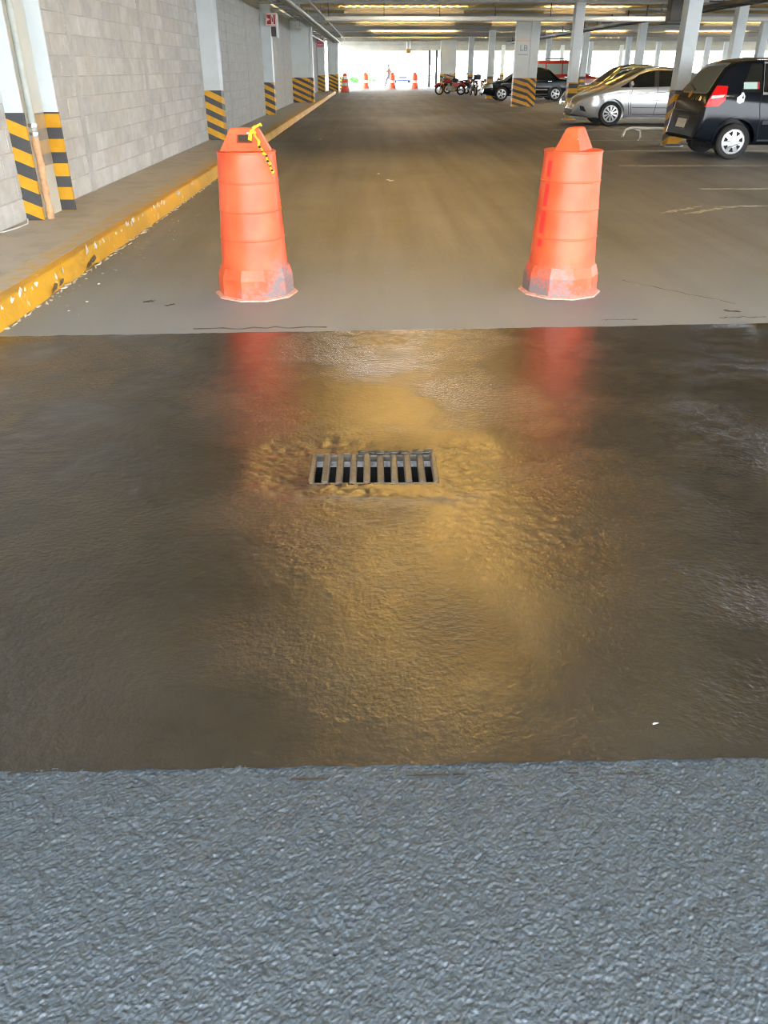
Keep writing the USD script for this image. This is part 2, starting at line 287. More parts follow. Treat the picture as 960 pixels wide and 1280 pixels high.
dip = 1 - np.clip((ring - 0.45) / 0.75, 0, 1) ** 1; dip = dip * dip * (3 - 2 * dip)
P3 = np.stack([X, Y, 0 * X], -1)
Z = 0.002 + 0.008 * (meshkit.fbm(P3 * 1.3, 3, 2) - 0.5) - 0.012 * dip + 0.009 * (meshkit.fbm(P3 * 26, 3, 9) - 0.5) * (0.12 + dip)
Xc = (X[1:, 1:] + X[:-1, :-1]) / 2; Yc = (Y[1:, 1:] + Y[:-1, :-1]) / 2
keep = ~((Xc > DX0) & (Xc < DX1) & (Yc > DY0) & (Yc < DY1))
grain = np.clip((meshkit.fbm(P3 * 1.1 + 3.3, 3, 31) - 0.36) / 0.22, 0.12, 1.0)
from scipy.ndimage import gaussian_filter
wn = gaussian_filter(np.random.default_rng(5).normal(0, 1, X.shape), 1.7); Z += 0.00058 * grain * wn / wn.std()
obj('wet_sealer', grid_mesh(X, Y, Z, keep), 'wet', smooth=True, label='wide glossy dark brown band of wet sealer around the drain grate', cat='wet pavement', kind='stuff')
# rough foreground
gx = np.arange(-1.0, 1.0, 0.0019)
A, B = np.meshgrid(gx, np.linspace(0, 1, 365)); Yg = 0.66 * (1 - B) + (y_near(A) + .008) * B
pp = np.stack([A, Yg, 0 * A], -1)
def iso(shape, sigma, seed):
    from scipy.ndimage import gaussian_filter
    q = gaussian_filter(np.random.default_rng(seed).normal(0, 1, shape), sigma, mode='wrap'); return q / q.std()
Zg = 0.00060 * iso(A.shape, 0.85, 3) + 0.00055 * iso(A.shape, 1.7, 4) + 0.005 * (meshkit.fbm(pp * 12, 2, 8) - 0.5)
pits = np.clip(iso(A.shape, 2.2, 21) - 3.0, 0, 1) * 0.006; Zg = Zg - pits
rough = [grid_mesh(A, Yg, Zg)]
for a, b, lo, hi in ((CURB_X, float(gx[0]), 0, 1), (float(gx[-1]), XR, 0, 1)):
    u = np.linspace(a, b, 120); A2, B2 = np.meshgrid(u, np.linspace(0, 1, 40)); Y2 = 0.66 * (1 - B2) + (y_near(A2) + .008) * B2
    rough.append(grid_mesh(A2, Y2, 0.006 * (meshkit.fbm(np.stack([A2, Y2, 0 * A2], -1) * 30, 3, 3) - 0.5)))
A3, Y3 = np.meshgrid(np.linspace(CURB_X, XR, 160), np.linspace(-1.4, 0.66, 40)); rough.append(grid_mesh(A3, Y3, 0.006 * (meshkit.fbm(np.stack([A3, Y3, 0 * A3], -1) * 30, 3, 3) - 0.5)))
obj('dried_sealer', rough, 'rough_seal', smooth=True, label='rough blue-grey pebbled pavement across the foreground', cat='rough pavement', kind='stuff')
# drain grate and its pit
gr = thing('drain_grate', 'slotted drain grate coated with sealer in the middle of the wet band', 'drain grate', (cx, cy, 0))
hw, hd = (DX1 - DX0) / 2, (DY1 - DY0) / 2; zt = -0.010
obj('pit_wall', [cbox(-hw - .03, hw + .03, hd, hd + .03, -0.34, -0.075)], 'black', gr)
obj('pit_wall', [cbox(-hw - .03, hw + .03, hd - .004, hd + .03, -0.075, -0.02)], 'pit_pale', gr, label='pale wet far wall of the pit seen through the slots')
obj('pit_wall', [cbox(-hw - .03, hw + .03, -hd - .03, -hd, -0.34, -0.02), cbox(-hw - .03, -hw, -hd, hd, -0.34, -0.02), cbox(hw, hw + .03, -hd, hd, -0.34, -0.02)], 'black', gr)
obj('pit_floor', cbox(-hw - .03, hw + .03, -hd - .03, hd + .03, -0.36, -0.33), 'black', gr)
nb = 9; fwid = 0.012; pitch = (2 * hw - fwid) / nb
obj('grate_frame', [cbox(-hw, hw, hd - .022, hd, zt - .03, zt - .002, .004), cbox(-hw, hw, -hd, -hd + .016, zt - .03, zt - .001, .004)], 'grate', gr)
for k in range(nb + 1):
    x = -hw + fwid / 2 + k * pitch; w = 0.012 if k in (0, nb) else 0.0145
    lean = 0.012 * (1 - 2 * k / nb)
    b = cbox(x - w, x + w, -hd + .012, hd - .018, zt - .028, zt + .003 + 0.002 * math.sin(k * 2.1), .005)
    b.vertices[:, 0] += 0.0
    obj('grate_bar', b, 'grate', gr)
lump = []
for k in range(26):
    a = rng.uniform(-0.06, 0.24); s = rng.uniform(.006, .016)
    e = trimesh.creation.icosphere(1, 1.0); e.apply_scale((s * 1.6, s, s * 0.5)); e.apply_translation((a, hd + rng.uniform(-.012, .018), -0.004 + rng.uniform(-.003, .003))); lump.append(e)
obj('sealer_lumps', lump, 'wet', gr, smooth=True, kind='stuff')

def ribbon(pts, w, z=0.0015, th=0.003):
    """a thin painted or cracked line lying on the pavement, following pts, half width w (may vary)"""
    p = np.asarray(pts, float); t = np.gradient(p, axis=0); t /= np.linalg.norm(t, axis=1, keepdims=True); nrm = np.stack([-t[:, 1], t[:, 0]], 1); w = np.broadcast_to(w, (len(p),))[:, None]
    L, R = p + nrm * w, p - nrm * w; n = len(p)
    v = np.vstack([np.c_[L, np.full(n, z)], np.c_[R, np.full(n, z)], np.c_[L, np.full(n, z - th)], np.c_[R, np.full(n, z - th)]]); f = []
    for i in range(n - 1):
        for a, b in ((n, 0), (0, 2 * n), (3 * n, n)):
            f += [[a + i, a + i + 1, b + i + 1], [a + i, b + i + 1, b + i]]
    return trimesh.Trimesh(v, np.array(f), process=False)
def wiggle(a, b, n, amp, seed):
    r = np.random.default_rng(seed); t = np.linspace(0, 1, n)[:, None]; p = np.array(a) * (1 - t) + np.array(b) * t; p[1:-1] += r.normal(0, amp, (n - 2, 2)); return p
for a, b in (((4.2, 14.6), (11.5, 14.56)), ((4.5, 11.63), (11.5, 11.75)), ((4.6, 17.3), (8.2, 17.35)), ((4.4, 20.0), (11.0, 20.1)), ((4.6, 23.6), (11, 23.6)), ((4.8, 33.0), (12, 33.0)), ((4.8, 41.5), (12, 41.5))):
    obj('painted_line', ribbon([a, b], 0.045), 'line', floor)
for k, (a, b) in enumerate((((3.30, 9.55), (3.95, 10.05)), ((3.55, 9.50), (4.25, 9.98)), ((4.1, 10.02), (4.8, 10.1)))):
    obj('paint_scuff', ribbon(wiggle(a, b, 9, 0.02, k), [0.01, .03, .05, .035, .05, .03, .045, .02, .006]), 'scuff', floor)
for k, (a, b, w) in enumerate((((1.95, 6.28), (2.55, 5.55), .006), ((-1.15, 4.985), (-0.30, 5.015), .012), ((2.30, 5.20), (2.62, 5.22), .010), ((1.5, 5.15), (1.75, 5.17), .006), ((2.4, 5.38), (2.5, 5.34), .018), ((-1.45, 5.55), (-1.40, 5.60), .014), ((-1.62, 5.66), (-1.57, 5.69), .02))):
    obj('floor_crack', ribbon(wiggle(a, b, 14, 0.012, 40 + k), w * (0.5 + 0.8 * np.random.default_rng(k).random(14)), 0.0012), 'crack', floor)
for k, (a, b, yg) in enumerate(((0.07, 0.17, 1.318), (0.18, 0.21, 1.319), (0.45, 0.475, 1.320), (0.56, 0.585, 1.316), (0.60, 0.612, 1.318), (0.63, 0.642, 1.316), (-0.20, -0.12, 1.31))):
    n_ = max(4, int((b - a) / .006)); obj('floor_crack', ribbon(wiggle((a, yg), (b, yg), n_, .0006, 70 + k), .0022 * (.6 + .8 * np.random.default_rng(k).random(n_)), .0026), 'black', floor)
bits = []
for k in range(34):
    yb = rng.uniform(5.3, 9.5); xb = CURB_X + abs(rng.normal(0, 0.22)) + 0.03; s = rng.uniform(.002, .005)
    bits.append(turned(hullm(rng.normal(0, 1, (9, 3)) * s * [1.4, 1, .6]), (0, 0, 1), rng.uniform(0, 90), (xb, yb, s * .4)))
for x, y in ((0.10, 13.4), (0.22, 12.6), (0.28, 12.5), (-1.2, 20.3), (0.7, 1.47)):
    bits.append(turned(hullm(rng.normal(0, 1, (9, 3)) * (.02 if y > 5 else .003) * [1.6, 1, .3]), (0, 0, 1), 20, (x, y, 0.008)))
obj('paint_flakes', bits, 'chip', label='scatter of pale crumbs and paint flakes along the yellow curb', cat='debris', kind='stuff')
obj('ground', slab(sbox(-300, -300, 300, 400).difference(sbox(-3.9, -1.4, 40, ROOF_Y1 - .1)), -0.4, -0.005), 'outside', kind='structure')

# ---------------------------------------------------------------- sidewalk, curb, wall
sw = thing('sidewalk', 'narrow dusty concrete walkway along the block wall', 'sidewalk', kind='structure')
obj('walkway', cbox(WALL_X - .3, CURB_X - 0.30, 1.6, 58.2, -0.1, WALK_Z), 'sidewalk', sw)
obj('curb_shoulder', cbox(CURB_X - 0.30, CURB_X - 0.11, 1.6, 58.2, -0.1, WALK_Z + .001), 'overspray', sw)
cu = thing('curb', 'chipped yellow painted curb edging the walkway', 'curb', kind='structure')
ys = np.arange(1.6, 58.3, 0.06); prof = [(-0.11, -0.05), (-0.11, WALK_Z), (-0.035, WALK_Z + .002), (-0.012, WALK_Z - .010), (0.0, 0.10), (0.012, 0.05), (0.02, -0.05)]
pr_ = np.array(prof); Yc_, K = np.meshgrid(ys, np.arange(len(prof)), indexing='ij')
Xc_ = CURB_X + pr_[K, 0]; Zc_ = pr_[K, 1]
nz = meshkit.fbm(np.stack([Xc_ * 6, Yc_ * 5, Zc_ * 9], -1), 4, 4) - 0.5
brk = ((Yc_ > 5.85) & (Yc_ < 6.25) | (Yc_ > 6.6) & (Yc_ < 7.0)) & (K >= 4)
Xc_ = Xc_ + np.where(K > 1, 0.020 * nz, 0) - np.where(brk, 0.03 * (0.5 + nz), 0)
obj('curb_face', grid_mesh(Yc_ * 0 + Xc_, Yc_, Zc_ + np.where((K > 1) & (K < 5), .008 * nz, 0)), 'curb', cu, smooth=40)
for k, yy in enumerate((5.95, 6.1, 6.75, 6.9)):
    obj('curb_break', turned(hullm(rng.normal(0, 1, (14, 3)) * [.004, .035, .010]), (1, 0, 0), 10, (CURB_X + .008, yy, .03 + .012 * (k % 2))), 'soil', cu)
chips = []
for k in range(60):
    yy = rng.choice([5.0, 5.6, 7.2, 8.0, 8.3, 9.4, 10.4, 11.2]) + rng.normal(0, .22); s = rng.uniform(.008, .022)
    chips.append(turned(hullm(rng.normal(0, 1, (8, 3)) * [s * .25, s, s * 1.2]), (0, 0, 1), 0, (CURB_X - .006, yy, WALK_Z - rng.uniform(.01, .05))))
obj('paint_chips', chips, 'chip', cu, kind='stuff')
edge_d = [turned(hullm(rng.normal(0, 1, (8, 3)) * [.010, .035, .004]), (0, 0, 1), rng.uniform(-20, 20), (CURB_X + .035 + rng.normal(0, .012), yy, .003)) for yy in np.arange(5.0, 14.0, .09)]
obj('crumbled_mortar', edge_d, 'chip', cu, kind='stuff')

wall = thing('wall_left', 'long grey concrete block wall beside the walkway', 'wall', kind='structure')
obj('mortar_bed', cbox(WALL_X - .25, WALL_X - 0.004, -1.0, 66.0, -0.1, 3.3), 'mortar', wall)
BW, BH = 0.405, 0.203; blocks = []
for r in range(16):
    z0 = WALK_Z + r * BH; off = (r % 2) * BW / 2
    for c in range(int(67 / BW)):
        y0 = -1.0 + off + c * BW
        blocks.append((y0 + .0035, y0 + BW - .0035, z0 + .004, min(z0 + BH - .004, 3.30), r, c))
Bk = np.array(blocks); mid = np.stack([np.full(len(Bk), WALL_X), (Bk[:, 0] + Bk[:, 1]) / 2, (Bk[:, 2] + Bk[:, 3]) / 2], 1)
uu, wv = project(mid[:, 0], mid[:, 1], mid[:, 2]); vis = (mid[:, 1] > 5) & (uu > -25) & (wv > -25)
area = np.where(vis, 1.0 / np.maximum(mid[:, 1], 1) ** 3, 0); order = np.argsort(-area); big = set(order[:300].tolist()); rest = [[] for _ in range(5)]
for i, (a, b, z0, z1, r, c) in enumerate(blocks):
    jut = rng.normal(0, .0014); m = cbox(WALL_X - .10, WALL_X + jut, a, b, z0, z1, .007); kx = int(rng.integers(0, 5))
    if i in big: obj('concrete_block', m, 'block%d' % kx, wall)
    else: rest[0].append(cbox(WALL_X - .10, WALL_X + jut, a, b, z0, z1) if a > 24 or a < 5 else m)
obj('blockwork', rest[0], 'block0', wall, kind='stuff')
for yy in (10.35, 13.6, 21.5, 24.8, 31.6, 34.9):
    n_ = 60; zz = np.linspace(WALK_Z, 3.3, n_); wv_ = 0.085 + 0.03 * (meshkit.noise(np.stack([zz * 4, zz * 0 + yy, zz * 0], -1), 3) - .5)
    poly = Polygon(list(zip(yy - wv_, zz)) + list(zip(yy + wv_[::-1], zz[::-1])))
    m = extrude_polygon(poly, .05, engine='earcut'); v = m.vertices.copy(); m.vertices = np.stack([v[:, 2] + WALL_X - .045, v[:, 0], v[:, 1]], 1)
    obj('concrete_tie', m, 'tie', wall)

# ---------------------------------------------------------------- roof
roof = thing('ceiling', 'yellow ribbed steel deck under the floor above', 'ceiling', kind='structure')
px = np.arange(-3.7, 40.0, 0.30); prof = []
for x in px: prof += [(x, 0), (x + .10, 0), (x + .15, .022), (x + .25, .022)]
prof = np.array(prof + [(40.2, 0)]); Xd, Yd = np.meshgrid(prof[:, 0], [ROOF_Y0, ROOF_Y1]); Zd = DECK_Z + np.tile(prof[:, 1], (2, 1))
obj('deck', grid_mesh(Xd, Yd, Zd), 'deck', roof)
obj('slab', cbox(-3.7, 40.2, ROOF_Y0, ROOF_Y1, DECK_Z + .065, DECK_Z + .25), 'beam', roof)
def ibeam(x0, x1, y, zb, zt, w=0.09, t=0.012): return [cbox(x0, x1, y - w, y + w, zb, zb + t), cbox(x0, x1, y - w, y + w, zt - t, zt), cbox(x0, x1, y - .006, y + .006, zb, zt)]
for yy in ROWS + [ROOF_Y0 + .12]:
    obj('roof_girder', ibeam(-3.6, 40, yy, DECK_Z - .24, DECK_Z - .001), 'beam', roof)
for a, b in zip([ROOF_Y0 + .1] + ROWS[:-1], ROWS):
    for t in (1 / 3, 2 / 3): obj('roof_purlin', ibeam(-3.6, 40, a + (b - a) * t, DECK_Z - .07, DECK_Z - .001, .05), 'beam', roof)
obj('end_beam', cbox(-3.6, 40, ROOF_Y1 - .35, ROOF_Y1 - .1, 2.76, DECK_Z + .24), 'beam', roof)
# warm lamps between the beams
ORD = 'first second third fourth fifth sixth seventh eighth ninth tenth'.split()
def over(x): return 'over the driveway' if x < 5 else 'over the nearest parking row' if x < 10 else 'over the middle parking row' if x < 16 else 'over the rear parking rows' if x < 24 else 'over the farthest parking rows'
def bay(y): return ORD[sum(y > q for q in ROWS)]
def lamp(x, y, i):
    t = thing('strip_lamp', 'twin tube lamp behind the beam of the %s roof bay %s' % (bay(y), over(x)), 'ceiling lamp', (x, y, DECK_Z - .002))
    obj('housing', [cbox(-.62, .62, -.035, .035, -.05, -.0, .006)], 'lamp_body', t)
    for s in (-1, 1): obj('end_cap', cbox(s * .61 - .012, s * .61 + .012, -.075, .075, -.18, -.04, .005), 'lamp_body', t)
    for s in (-1, 1): obj('tube', tube([(-.6, s * .05, -.155), (.6, s * .05, -.155)], .019, 8), 'lamp_tube', t)
M['lamp_flood'] = mat('lamp_flood', (1.0, 0.74, 0.36), 0.4, emit=LAMP * 10.5)
M['lamp_amber'] = mat('lamp_amber', (1.0, 0.74, 0.36), 0.4, emit=LAMP * 0.62)
def uplight(x, y, lab, w=1.5, z=.42):
    t = thing('trough_lamp', 'trough lamp lighting the yellow deck of the %s roof bay %s%s' % (bay(y), over(x), lab), 'ceiling lamp', (x, y, DECK_Z - .002))
    obj('trough', [cbox(-w, w, -.09, .09, -z - .02, -z, .004), cbox(-w, w, -.10, -.085, -z - .02, -z + .075, .004), cbox(-w, w, .085, .10, -z - .02, -z + .075, .004), cbox(-w - .01, -w + .005, -.1, .1, -z - .02, -z + .075), cbox(w - .005, w + .01, -.1, .1, -z - .02, -z + .075)], 'lamp_body', t)
    for s in (-1, 1):
        obj('tube', tube([(-w + .05, s * .035, -z + .03), (w - .05, s * .035, -z + .03)], .016, 8), 'lamp_flood' if y < 16 else 'lamp_amber', t)
        obj('hanger', seg((s * w * .8, 0, -z), (s * w * .8, 0, 0), .008, 5), 'steel', t)
for x, y, w, z in ((0.78, 7.0, .5, .40), (0.35, 9.9, .7, .40), (0.95, 14.6, 1.1, .40), (1.2, 34.6, 2.2, .20), (7.9, 34.6, 1.5, .20), (1.6, 44.8, 2.4, .18), (7.6, 44.8, 1.8, .18), (18.5, 44.8, 2.4, .18), (2.5, 55.0, 2.6, .18), (12.8, 55.0, 2.4, .18), (20, 55.0, 2.4, .18), (3.0, 65.0, 2.6, .16), (13.2, 65.0, 2.6, .16), (1.2, 25.0, 1.6, .3), (7.8, 25.0, 1.4, .3)):
    uplight(x, y, {9.9: ', nearer one', 14.6: ', farther one'}.get(y, ''), w, z)
for i, (x, y) in enumerate([(xx, a + .20) for a in ROWS[1:-1] for xx in (1.3, 8.6, 18.0) if xx > 2 or a > 20] + [(8.6, 9.0), (26.5, 38.8), (26.5, 58.8)]):
    lamp(x, y, i)
# pipes and trays
def run(name, label, c, x, z, y0, y1, r, m, jog=None):
    t = thing(name, label, c)
    obj('pipe_run', tube([(x, y, z) for y in np.linspace(y0, y1, 12)] if jog is None else jog, r, 8), m, t, smooth=40)
    for yy in np.arange(y0 + 2, min(y1, 66), 5.0): obj('hanger', cbox(x - .006, x + .006, yy - .01, yy + .01, z + r * .6, DECK_Z - .001), 'steel', t)
    return t
run('conduit_pipe', 'pale conduit running lengthwise under the deck near the left wall', 'pipe', -2.12, 2.96, 5, 64, .035, 'pipe')
run('conduit_pipe', 'thin grey pipe tucked in the angle above the left wall columns', 'pipe', -2.75, 3.152, 5, 64, .05, 'beam')
run('conduit_pipe', 'short pale pipe low over the walkway above the wide wall column', 'pipe', -2.95, 2.86, 36, 62, .045, 'pipe')
run('conduit_pipe', 'grey pipe just right of the pale conduit at the left', 'pipe', -1.75, 3.08, 5, 60, .03, 'beam')
for x, y0, y1, lab in ((-2.45, 22, 64, 'dull ladder tray carrying cables along the left side of the ceiling'), (9.9, 14, 66, 'dark cable tray running lengthwise over the parked cars')):
    t = thing('cable_tray', lab, 'cable tray'); mm = 'beam' if x < 0 else 'beam_dark'; w = .16 if x < 0 else .28
    for s in (-1, 1): obj('side_rail', cbox(x + s * w - .015, x + s * w + .015, y0, y1, 2.93, 3.03), mm, t)
    for yy in np.arange(y0 + .5, y1, 1.2 if x < 0 else 2.0): obj('rung', cbox(x - w, x + w, yy - .03, yy + .03, 2.93, 2.96), mm, t)
    for yy in np.arange(y0 + .3, y1, 2.4): obj('bracket', [cbox(x - (.85 if x < 0 else .4), x + .55, yy - .025, yy + .025, 3.06, 3.10), cbox(x - .02, x + .02, yy - .02, yy + .02, 3.1, DECK_Z - .001)], mm, t)
    obj('cables', [tube([(x + o, y, 2.985 + .01 * math.sin(y * 2 + o * 50)) for y in np.linspace(y0, y1, 40)], .022, 6) for o in (-.09, -.03, .04, .10)], mm, t, kind='stuff')
t = thing('sprinkler_pipe', 'white sprinkler pipe crossing the ceiling from left to right', 'pipe')
obj('pipe_run', tube([(-1.5, 30.2, 2.84), (8, 30.2, 2.84), (20, 30.2, 2.84)], .075, 10), 'pipe', t, smooth=40)
for x in (-1.4, 0.4, 2.2, 4.0, 5.8, 9.4): obj('hanger', cbox(x - .012, x + .012, 30.18, 30.22, 2.8, DECK_Z - .001), 'beam_dark', t)
t = thing('drop_duct', 'dark square duct hanging from the ceiling above the silver car', 'duct')
obj('duct_box', cbox(8.6, 9.0, 26.8, 27.2, 2.62, DECK_Z - .002, .02), 'beam_dark', t); obj('duct_box', cbox(9.15, 9.3, 26.8, 27.2, 2.62, DECK_Z - .002, .02), 'beam_dark', t)
obj('duct_flange', cbox(8.5, 9.4, 26.7, 27.3, 2.56, 2.64, .015), 'beam_dark', t)

# ---------------------------------------------------------------- columns
S_L1a = stripes('stripes_l1a', 0.235, 0.42, 0, 0.10); S_L1b = stripes('stripes_l1b', 0.225, 0.0, 0, 0.86, 0.54)
S_L1w = stripes('stripes_l1w', 0.225, 0.0, 0.0, 0.86, 0.54, yel=(0.55, 0.40, 0.22), dark=(0.34, 0.32, 0.28))
S_L = stripes('stripes_l', 0.232, 0.45, 0.1, 0.55, 0.52); S_LW = stripes('stripes_lw', 0.232, 0.42, 0.1, 0.35, 0.52); S_R = stripes('stripes_r', 0.262, 0.0, 0.35, 0.45, 0.52)
S_R3 = stripes('stripes_r3', 0.24, 0.28, 0.0, 0.15, 0.55, yel=(0.72, 0.38, 0.05)); S_R3b = stripes('stripes_r3b', 0.24, 0.75, 0.0, 0.1, 0.55)
def column(name, label, x0, x1, y0, y1, zb, stripe, top=1.06, group=None, zt=DECK_Z - .24, plate=False):
    t = thing(name, label, 'column', ((x0 + x1) / 2, (y0 + y1) / 2, zb), group=group); a, b, c, d = x0 - (x0 + x1) / 2, x1 - (x0 + x1) / 2, y0 - (y0 + y1) / 2, y1 - (y0 + y1) / 2
    obj('shaft', cbox(a, b, c, d, 0, zt - zb, .008), 'white', t)
    obj('hazard_paint', cbox(a - .004, b + .004, c - .004, d + .004, 0, top - zb, .008), stripe, t, label='yellow and black banded lower end')
    if plate: obj('base_plate', cbox(a - .05, b + .05, c - .05, d + .05, 0, .015, .004), 'beam', t); [obj('anchor_bolt', lathe([(0, .04), (.014, .04), (.014, .01), (0, .01)], 6).apply_translation((p, q, 0)), 'steel', t) for p in (a - .03, b + .03) for q in (c - .03, d + .03)]
    return t
# nearest left column: an H section seen into its web, with a downpipe
t = thing('wall_column', 'nearest wall column at far left, white H section with a downpipe in its web', 'column', (-3.2, 8.5, WALK_Z))
zt = 2.95 - WALK_Z + .1
ya, yb = -.30, .32
obj('front_flange', cbox(-.22, -.02, ya, ya + .03, 0, zt, .004), 'white', t)
obj('web', cbox(-.075, -.055, ya + .03, yb, 0, zt), 'offwhite', t)
obj('rear_flange', cbox(-.20, .085, yb, yb + .03, 0, zt, .004), 'white', t)
obj('hazard_paint', cbox(-.223, -.017, ya - .004, ya + .034, 0, 1.09 - WALK_Z), S_L1a, t, label='slanted yellow and grey bands on the front flange')
obj('hazard_paint', cbox(-.054, .088, yb - .004, yb + .033, 0, 1.07 - WALK_Z), S_L1b, t, label='level yellow and grey bands on the rear flange')
obj('hazard_paint', cbox(-.056, -.052, yb - .30, yb, .45, 1.07 - WALK_Z), S_L1w, t, label='faded bands on the web')
obj('concrete_pier', cbox(-.62, -.19, ya - .10, yb, 0, zt), 'tie', t)
p_ = thing('downpipe', 'grey-green downpipe with tan wrapped foot on the nearest wall column', 'pipe', (-3.19, 8.31, WALK_Z))
obj('pipe_run', seg((0, 0, .72), (0, 0, zt), .032, 12), 'pipe_green', p_, smooth=40)
zz = np.linspace(0.0, .73, 16); obj('wrapped_foot', tube([(0.004 * math.sin(z * 17), .004 * math.cos(z * 23), z) for z in zz], .034 + .004 * np.sin(zz * 31), 12), 'pipe_tan', p_, smooth=50, label='tan wrapped lower end')
for z in (.76, .83): obj('clamp', lathe([(.030, -.018), (.043, -.014), (.043, .014), (.030, .018)], 14).apply_translation((0, 0, z)), 'steel', p_, smooth=40)
cord = obj('loose_cable', tube([(-3.40, 7.75, .17), (-3.46, 7.6, .156), (-3.42, 7.45, .156), (-3.34, 7.55, .156), (-3.30, 7.75, .156), (-3.27, 7.92, .165), (-3.28, 7.97, .20)], .006, 6), 'pipe', smooth=50, label='short loop of white cable lying by the foot of the nearest wall column', cat='cable')
column('wall_column', 'second wall column from the left, behind the left orange drum', -3.42, -3.05, 18.1, 18.46, WALK_Z, S_L)
column('wall_column', 'third wall column, carrying the red and white sign', -3.42, -3.08, 28.25, 28.6, WALK_Z, S_L)
column('wall_column', 'wide white wall column with slanted bands beyond the red sign', -3.42, -2.62, 38.3, 38.9, WALK_Z, S_LW, 1.1)
column('wall_column', 'thin white strip standing at the aisle edge of the wide wall column', -2.60, -2.50, 38.45, 38.95, WALK_Z, S_LW, 1.1)
column('wall_column', 'far wall column with the small pink sign at its top', -3.34, -2.92, 55.8, 56.2, WALK_Z, S_LW)
column('wall_column', 'farthest wide wall column beside the end of the curb', -3.05, -2.35, 62.8, 63.3, 0, S_LW)
column('wall_column', 'thin dark steel post at the far left corner of the bright exit', -2.45, -2.30, 68.3, 68.6, 0, S_LW, .9)
column('aisle_column', 'white column between the silver car and the black hatchback', 6.18, 6.46, 18.2, 18.55, 0, S_R, 1.06, plate=True)
column('aisle_column', 'white column standing behind the nose of the silver car', 6.18, 6.46, 28.2, 28.55, 0, S_R, 1.06, plate=True)
t = column('aisle_column', 'wide column with a lettered panel in front of the dark sedan', 6.02, 6.62, 38.3, 38.7, 0, S_R3, 1.08)
lp = obj('letter_panel', cbox(-.17, .17, -.215, -.203, 2.0, 2.36), 'sign_panel', t); obj('orange_band', cbox(-.29, .29, -.214, -.201, 2.40, 2.46), 'orange_band', t)
tx = meshkit.text_mesh('LB', .20, .004, True); tx.apply_transform(trimesh.transformations.rotation_matrix(math.pi / 2, (1, 0, 0))); tx.apply_translation((-.14, -.217, 2.08)); obj('lettering', tx, 'sign_blue', t)
obj('underline', cbox(-.2, .22, -.212, -.203, 1.93, 1.955), 'sign_blue', t)
column('aisle_column', 'narrower white column joined to the right of the lettered column', 6.64, 7.0, 38.35, 39.0, 0, S_R3b, 1.08)
column('aisle_column', 'white column rising behind the front of the dark sedan', 6.18, 6.5, 48.3, 48.7, 0, S_R, 1.06)
column('aisle_column', 'thin white column above the motorcycles', 6.18, 6.5, 58.3, 58.7, 0, S_R, 1.06)
column('aisle_column', 'wide pale column behind the motorcycles near the exit', 5.0, 6.15, 66.4, 66.8, 0, S_R3, 1.06)
for ix, x in enumerate((11.3, 16.4, 21.5, 26.6, 31.7)):
    seen = 0
    for k, y in enumerate(ROWS[2:]):
        u, v = project(x, y, 2.5)
        if u < 985 and not (x > 30 and y < 50):
            column('far_column', 'slim white column among parked cars, %s of the %s column row right of the driveway' % (ORD[seen], ORD[ix + 1]), x - .15, x + .15, y - .17, y + .17, 0, S_R, 1.06); seen += 1

# ---------------------------------------------------------------- signs on the left columns
t = thing('fire_sign', 'red and white fire equipment sign projecting from the third wall column', 'sign', (-2.99, 28.0, 2.72))
obj('panel', cbox(-.20, .13, -.02, .0, -.17, .17, .004), 'sign_pale', t)
obj('red_field', cbox(-.155, -.03, -.026, -.019, -.12, .12), 'sign_red', t); obj('red_field', cbox(.045, .09, -.026, -.019, -.12, .12), 'sign_red', t)
arrow = extrude_polygon(Polygon([(-.06, .0), (.0, .055), (.0, .02), (.06, .02), (.06, -.02), (0, -.02), (0, -.055)]), .004, engine='earcut'); arrow.apply_transform(trimesh.transformations.rotation_matrix(math.pi / 2, (1, 0, 0))); arrow.apply_translation((-.13, -.026, 0)); obj('arrow', arrow, 'sign_pale', t)
obj('extinguisher_mark', [cbox(-.004, .022, -.028, -.019, -.06, .04), cbox(-.012, .010, -.028, -.019, .04, .065)], 'sign_dark', t)
obj('side_panel', frustum(.125, .13, -.02, .5, -.17, .125, .13, -.02, .5, .17), 'sign_pale', t)
obj('bracket', cbox(-.22, .10, .0, .35, .0, .03), 'beam', t)
t = thing('junction_box', 'white and dark box hanging right under the fire equipment sign', 'box', (-2.93, 28.5, 2.42))
obj('case', cbox(-.24, .0, -.1, .25, -.12, .13, .01), 'sign_dark', t); obj('cover', cbox(.0, .03, -.12, .45, -.16, .22, .006), 'white', t)
t = thing('wall_sign', 'small pink sign on top of the far wall column', 'sign', (-3.13, 55.77, 2.78))
obj('panel', cbox(-.2, .2, -.02, .0, -.22, .22), 'sign_pink', t); [obj('pale_band', cbox(-.16, .16, -.025, -.018, z, z + .035), 'sign_pale', t) for z in (-.11, .06)]

